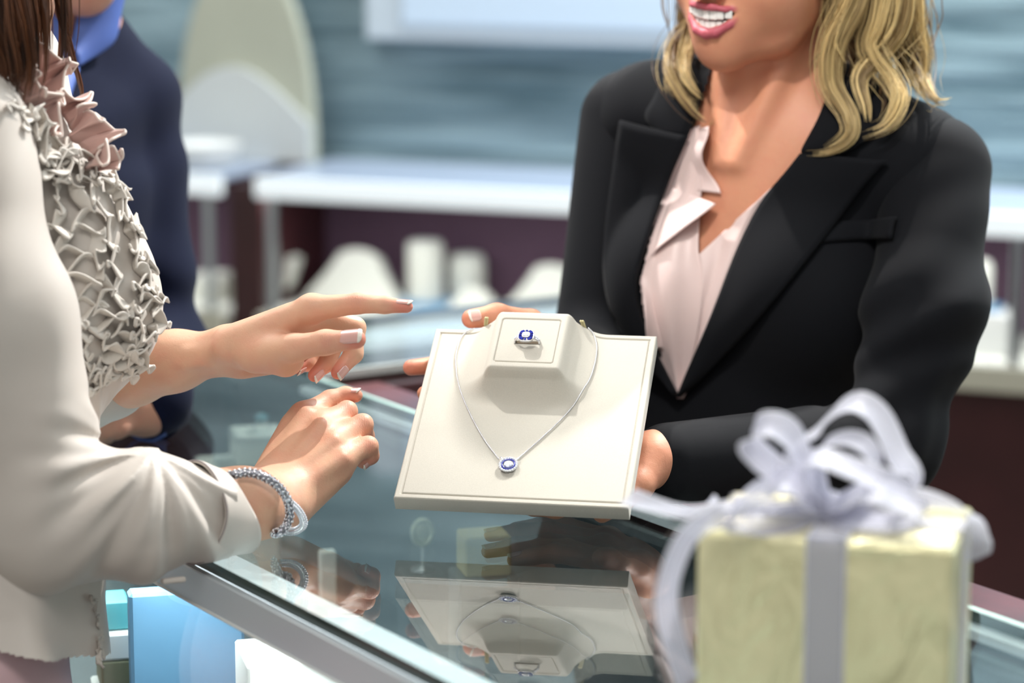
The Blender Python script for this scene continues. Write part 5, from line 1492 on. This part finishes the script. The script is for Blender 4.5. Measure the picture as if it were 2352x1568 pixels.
mE2 = N2 * 0.98 + D2 * 2.42 + EZ * 1.055; marm2 = Limb(mS2, mE2, 0.045, 0.040)
mhand = make_hand([(322, 930, 2.570, 19), (318, 950, 2.562, 19)], [(272, 925, 2.552, 12), (266, 943, 2.544, 12), (264, 962, 2.538, 11.5), (268, 980, 2.534, 10.5)],
                  [[(232, 935, 2.540, 9.5), (222, 955, 2.545, 8.6), (232, 972, 2.552, 7.4)], [(224, 955, 2.532, 9.8), (214, 975, 2.540, 8.8), (226, 990, 2.546, 7.6)],
                   [(226, 976, 2.526, 9.4), (220, 992, 2.536, 8.4), (234, 1000, 2.544, 7.2)], [(238, 992, 2.524, 8.4), (236, 1004, 2.532, 7.4), (248, 1006, 2.540, 6.4)]],
                  [(312, 922, 2.555, 17), (275, 915, 2.530, 12.5), (250, 925, 2.518, 10.8), (232, 938, 2.510, 9)])
SKM = skin_mat('man_skin', (214, 164, 140), (206, 130, 116))
bodyM = Grp([Grp([mh], 0), Grp(mtorso(0.0) + mneck, 0.03), marm, marm2, Grp([mhand], 0)], 0.014)
man = body_mesh('person', bodyM, 0.0026, SKM, 'man in a navy sweater and blue collared shirt leaning on the counter behind the ruffles', 'person')
mhd.fit(man)
sl = Grp([Limb(mS, mE, 0.062, 0.052), Limb(mE, W(352, 912, 2.585), 0.052, 0.040)], 0.03)
sw2 = Grp([Grp(mtorso(0.012), 0.035), Limb(mS2, mE2, 0.060, 0.052), sl], 0.014)
def mdisp(P):
    q = P - mS; ax = nrm(mE - mS); s = q @ ax
    d = 0.004 * np.sin((s + (q @ np.cross(ax, FW)) * 0.9) * 60) * np.exp(-((s - 0.05) / 0.06) ** 2)
    d += 0.007 * np.sin((P - mE) @ EZ * 75 + (P - mE) @ RT * 30) * np.exp(-np.sum((P - mE - EZ * 0.03) ** 2, 1) / 0.085 ** 2)
    return d + 0.002 * wave_noise(P, 3, 30)
mneckpx = [(112, -60), (262, -60), (246, 50), (236, 95), (190, 140), (168, 210), (150, 420), (90, 300), (60, 100)]
swo = cloth_part('sweater', sw2, 0.0034, SWE, man, mdisp, lambda V: in_poly(to_px(V), mneckpx) & ((V - mN) @ MF > -0.06) & (V[:, 1] < 2.95))
sb = Grp(mtorso(0.006) + [Limb(mhd.q(0, -0.02, -0.06), mN - EZ * 0.03, 0.058, 0.066)], 0.03)
cloth_part('shirt', Grp(mtorso(0.004), 0.035), 0.005, SHB, man)
lapel('shirt_collar', [(292, -40), (276, 30), (264, 92), (232, 122), (178, 155)], [(240, -60), (205, -10), (182, 20), (172, 60), (160, 110)], n=30, m_=10, par=man, m=SHB, body=sb, off=0.014, th=0.004, bulge=0.006)
lapel('shirt_collar', [(168, 150), (120, 130), (60, 60)], [(158, 60), (130, 40), (90, -10)], n=24, m_=8, par=man, m=SHB, body=sb, off=0.012, th=0.003, bulge=0.004)
lapel('shirt_collar', [(182, 160), (160, 230), (150, 300)], [(140, 130), (125, 230), (130, 300)], n=20, m_=6, par=man, m=SHB, body=sb, off=0.012, th=0.003, bulge=0.002)
# sweater cuff and the blue shirt cuff inside it
def ring_at(a, b, r0, r1, n=40, nv=6, th=0.003, sq=0.9):
    a, b = np.asarray(a), np.asarray(b); ax = nrm(b - a); u = nrm(UPV - ax * (UPV @ ax)); v = np.cross(ax, u)
    g = np.array([[a + (b - a) * s + (u * math.cos(t) + v * math.sin(t) * sq) * (r0 + (r1 - r0) * s) for s in np.linspace(0, 1, nv)] for t in np.linspace(0, 2 * math.pi, n + 1)])
    return sheet(g, th)
ca = W(352, 922, 2.590); cb = W(326, 940, 2.570)
V, F = ring_at(ca, cb, 0.036, 0.034); link_mesh('shirt_cuff', V, F, SHB, man, True)
V, F = ring_at(W(362, 906, 2.602), W(338, 930, 2.582), 0.041, 0.039, th=0.005); link_mesh('sweater_cuff', V, F, SWE, swo, True)
tr = [Limb(hip - EZ * 0.02, hip - EZ * 0.12, 0.140, 0.150, N2, 0.68)]
hp = hip * [1, 1, 0] - N2 * 0.02
for s in (-1, 1):
    h0 = hp + D2 * s * 0.085
    tr += [Limb(h0 + EZ * 0.86, h0 + EZ * 0.48, 0.082, 0.062), Limb(h0 + EZ * 0.48, h0 + EZ * 0.08, 0.062, 0.055)]
cloth_part('trousers', Grp(tr, 0.03), 0.007, mat('charcoal_cloth', (60, 60, 66), 0.8), man)
sh = MB()
for s in (-1, 1): sh.ellipsoid(hp + D2 * s * 0.085 + N2 * 0.05 + EZ * 0.038, (0.135, 0.046, 0.038), np.array([N2, D2, EZ]))
sh.build('shoes', mat('brown_leather', (70, 46, 32), 0.35), man, True)
cap = Grp([mhd.ell(0, -0.016, 0.045, 0.078, 0.098, 0.084), mhd.ell(0, -0.045, 0.0, 0.075, 0.055, 0.07)], 0.03, [mhd.ell(0, 0.12, -0.02, 0.064, 0.085, 0.09)], 0.02)
Vc, Fc = mesh_sdf(cap, 0.004); link_mesh('hair', Vc, Fc, HC, man, True, attrs={'tone': np.full(len(Vc), 0.2)})

# ------------------------------------------------------------------ the gold gift box
GF = nrm([0.961, -0.276, 0]); GD_ = np.array([-GF[1], GF[0], 0.0]); ROT_G = np.array([GF, GD_, EZ])
gc0 = W(1895, 1400, 1.66); gw, gh_, gdp = 0.0855, 0.135, 0.060
gl = W(1600, 1220, 1.70); gr = W(2190, 1280, 1.655)
gbase = np.array([(gl[0] + gr[0]) / 2, (gl[1] + gr[1]) / 2, 1.0005]) + GD_ * gdp
gtop = Wz(1600, 1222, 1.0)  # only used for its column
H_ = W(1605, 1222, 1.70)[2] - 1.0005
def foil():
    m, nt, b, out = new_mat('gold_foil')
    b.inputs['Base Color'].default_value = (*lin((254, 246, 196)), 1); b.inputs['Metallic'].default_value = 0.4; b.inputs['Roughness'].default_value = 0.28
    tc = nt.nodes.new('ShaderNodeTexCoord'); n = nt.nodes.new('ShaderNodeTexNoise'); n.inputs['Scale'].default_value = 16; n.inputs['Detail'].default_value = 4; n.inputs['Distortion'].default_value = 1.2
    mp = nt.nodes.new('ShaderNodeMapping'); mp.inputs['Scale'].default_value = (1.6, 1.6, 0.8)
    nt.links.new(tc.outputs['Object'], mp.inputs['Vector']); nt.links.new(mp.outputs['Vector'], n.inputs['Vector'])
    bp = nt.nodes.new('ShaderNodeBump'); bp.inputs['Strength'].default_value = 0.7; bp.inputs['Distance'].default_value = 0.012
    nt.links.new(n.outputs['Fac'], bp.inputs['Height']); nt.links.new(bp.outputs['Normal'], b.inputs['Normal'])
    return m
FOIL = foil()
def organza():
    m = bpy.data.materials.new('white_organza'); m.use_nodes = True
    nt = m.node_tree; b = nt.nodes['Principled BSDF']; out = nt.nodes['Material Output']
    b.inputs['Base Color'].default_value = (*lin((236, 236, 248)), 1); b.inputs['Roughness'].default_value = 0.45; b.inputs['Sheen Weight'].default_value = 0.4
    tr = nt.nodes.new('ShaderNodeBsdfTransparent'); tl = nt.nodes.new('ShaderNodeBsdfTranslucent'); tl.inputs['Color'].default_value = (*lin((236, 236, 248)), 1)
    m1 = nt.nodes.new('ShaderNodeMixShader'); m1.inputs[0].default_value = 0.35; nt.links.new(b.outputs[0], m1.inputs[1]); nt.links.new(tl.outputs[0], m1.inputs[2])
    m2 = nt.nodes.new('ShaderNodeMixShader'); m2.inputs[0].default_value = 0.42; nt.links.new(m1.outputs[0], m2.inputs[1]); nt.links.new(tr.outputs[0], m2.inputs[2])
    nt.links.new(m2.outputs[0], out.inputs['Surface'])
    return m
ORG = organza()
gift = thing('gift_box', 'gold foil gift box tied with a white organza bow, in front on the counter glass', 'gift box', gbase)
gb = MB().box(gbase + EZ * H_ / 2, (gw, gdp, H_ / 2), ROT_G, 0.003).build('box', FOIL, gift)
def rib(path, width, name, side=None, n=50, th=0.0006, curl=0.0, wav=0.0):
    """ribbon swept along a path; side = direction of its width (one vector or one per control point)"""
    P = spline(path, n)
    T_, N_, B_ = frames(P)
    S = np.tile(nrm(side), (n, 1)) if side is not None and np.ndim(side) == 1 else spline(side, n) if side is not None else B_
    S = S - T_ * np.sum(S * T_, 1, keepdims=True); S /= np.linalg.norm(S, axis=1, keepdims=True)
    NN = np.cross(T_, S); t = np.linspace(-1, 1, 9)
    s = np.linspace(0, 1, n)
    ww = np.interp(s, [0, 0.12, 0.88, 1], [0.55, 1, 1, 0.55]) if wav < 0 else np.ones(n)
    g = np.array([[P[i] + S[i] * width / 2 * tv * ww[i] + NN[i] * (curl * (tv * tv - 0.4) + abs(wav) * math.sin(9 * s[i] + 2 * tv)) for tv in t] for i in range(n)])
    V, F = sheet(g, th)
    o = link_mesh(name, V, F, ORG, gift, True)
    mb = MB()
    for j in (0, -1): mb.tube(g[:, j], 0.0007, 5)
    mb.build('wire_edge', mat('organza_edge', (244, 244, 252), 0.4), o, True)
    return o
def gp(a, d, z): return gbase + GF * a + GD_ * d + EZ * z
e = 0.0012
rib([gp(0.002, -gdp - e, 0.001), gp(0.002, -gdp - e, H_ * 0.5), gp(0.002, -gdp - e, H_ * 0.98), gp(0.002, -gdp * 0.96, H_ + e), gp(0.002, 0, H_ + e), gp(0.002, gdp * 0.96, H_ + e), gp(0.002, gdp + e, H_ * 0.97), gp(0.002, gdp + e, H_ * 0.5), gp(0.002, gdp + e, 0.001)], 0.026, 'ribbon', GF, 90)
rib([gp(-gw - e, 0, 0.001), gp(-gw - e, 0, H_ * 0.97), gp(-gw * 0.96, 0, H_ + e), gp(0, 0, H_ + e * 1.5), gp(gw * 0.96, 0, H_ + e), gp(gw + e, 0, H_ * 0.97), gp(gw + e, 0, 0.001)], 0.026, 'ribbon', GD_, 90)
def gx(x, y, d):        # point above the box seen at a picture position, d behind the box's middle
    return W(x, y, gbase[1] + d)
K0 = gx(1905, 1150, 0.0)
loops = [
    ([(1890, 1150, 0), (1800, 1090, -.02), (1740, 1040, -.03), (1722, 1010, -.03), (1760, 985, -.03), (1815, 1000, -.02), (1850, 1060, -.01), (1900, 1150, 0)], 0.030),
    ([(1900, 1150, 0), (1830, 1050, .02), (1880, 985, .03), (1930, 940, .03), (1975, 930, .03), (2020, 960, .03), (2060, 1040, .02), (2090, 1110, .01), (1960, 1150, 0)], 0.032),
    ([(1905, 1150, 0), (1880, 1060, 0), (1900, 1020, .0), (1950, 1010, .0), (1995, 1030, .0), (2010, 1075, 0), (1940, 1150, 0)], 0.022),
    ([(1910, 1155, 0), (1860, 1075, -.03), (1880, 1050, -.035), (1950, 1075, -.04), (2030, 1110, -.04), (2080, 1150, -.03), (2020, 1185, -.02), (1920, 1165, 0)], 0.030),
    ([(1900, 1160, 0), (1820, 1110, -.04), (1760, 1120, -.045), (1700, 1150, -.045), (1680, 1180, -.04), (1760, 1195, -.03), (1890, 1170, 0)], 0.030),
    ([(1910, 1160, 0), (1990, 1130, -.05), (2060, 1150, -.05), (2120, 1180, -.045), (2080, 1200, -.04), (1980, 1195, -.03), (1910, 1170, 0)], 0.028)]
for p, w_ in loops:
    rib([gx(*q) for q in p], w_, 'bow_loop', nrm(GD_ * 1.0 + EZ * 0.25 + GF * 0.1), 60, curl=0.001, wav=-0.0012)
knot = MB().ellipsoid(gx(1905, 1160, -0.005), (0.014, 0.012, 0.010), ROT_G).build('bow_knot', ORG, gift, True)
rib([gx(1890, 1160, 0), gx(1800, 1165, -.02), gx(1680, 1165, -.01), gx(1580, 1175, .02), gx(1500, 1160, .05), gx(1440, 1140, .08)], 0.016, 'ribbon_tail', nrm(GD_ + EZ * 0.3), 50, wav=0.001)
rib([gx(1880, 1165, 0), gx(1760, 1170, -.04), gx(1660, 1180, -.06), gx(1585, 1225, -.07), gx(1545, 1300, -.075), gx(1530, 1380, -.075), gx(1545, 1460, -.07), gx(1570, 1540, -.065), gx(1580, 1570, -.06)], 0.016, 'ribbon_tail', nrm(GD_ * 0.6 + GF * 0.7), 60, wav=0.001)
rib([gx(1920, 1160, 0), gx(2020, 1150, .01), gx(2120, 1150, .02), gx(2190, 1165, .02), gx(2235, 1190, .015), gx(2252, 1240, .01), gx(2250, 1280, .01)], 0.030, 'ribbon_tail', nrm(GD_ * 0.8 + GF * 0.35 - EZ * 0.5), 50, wav=0.001)
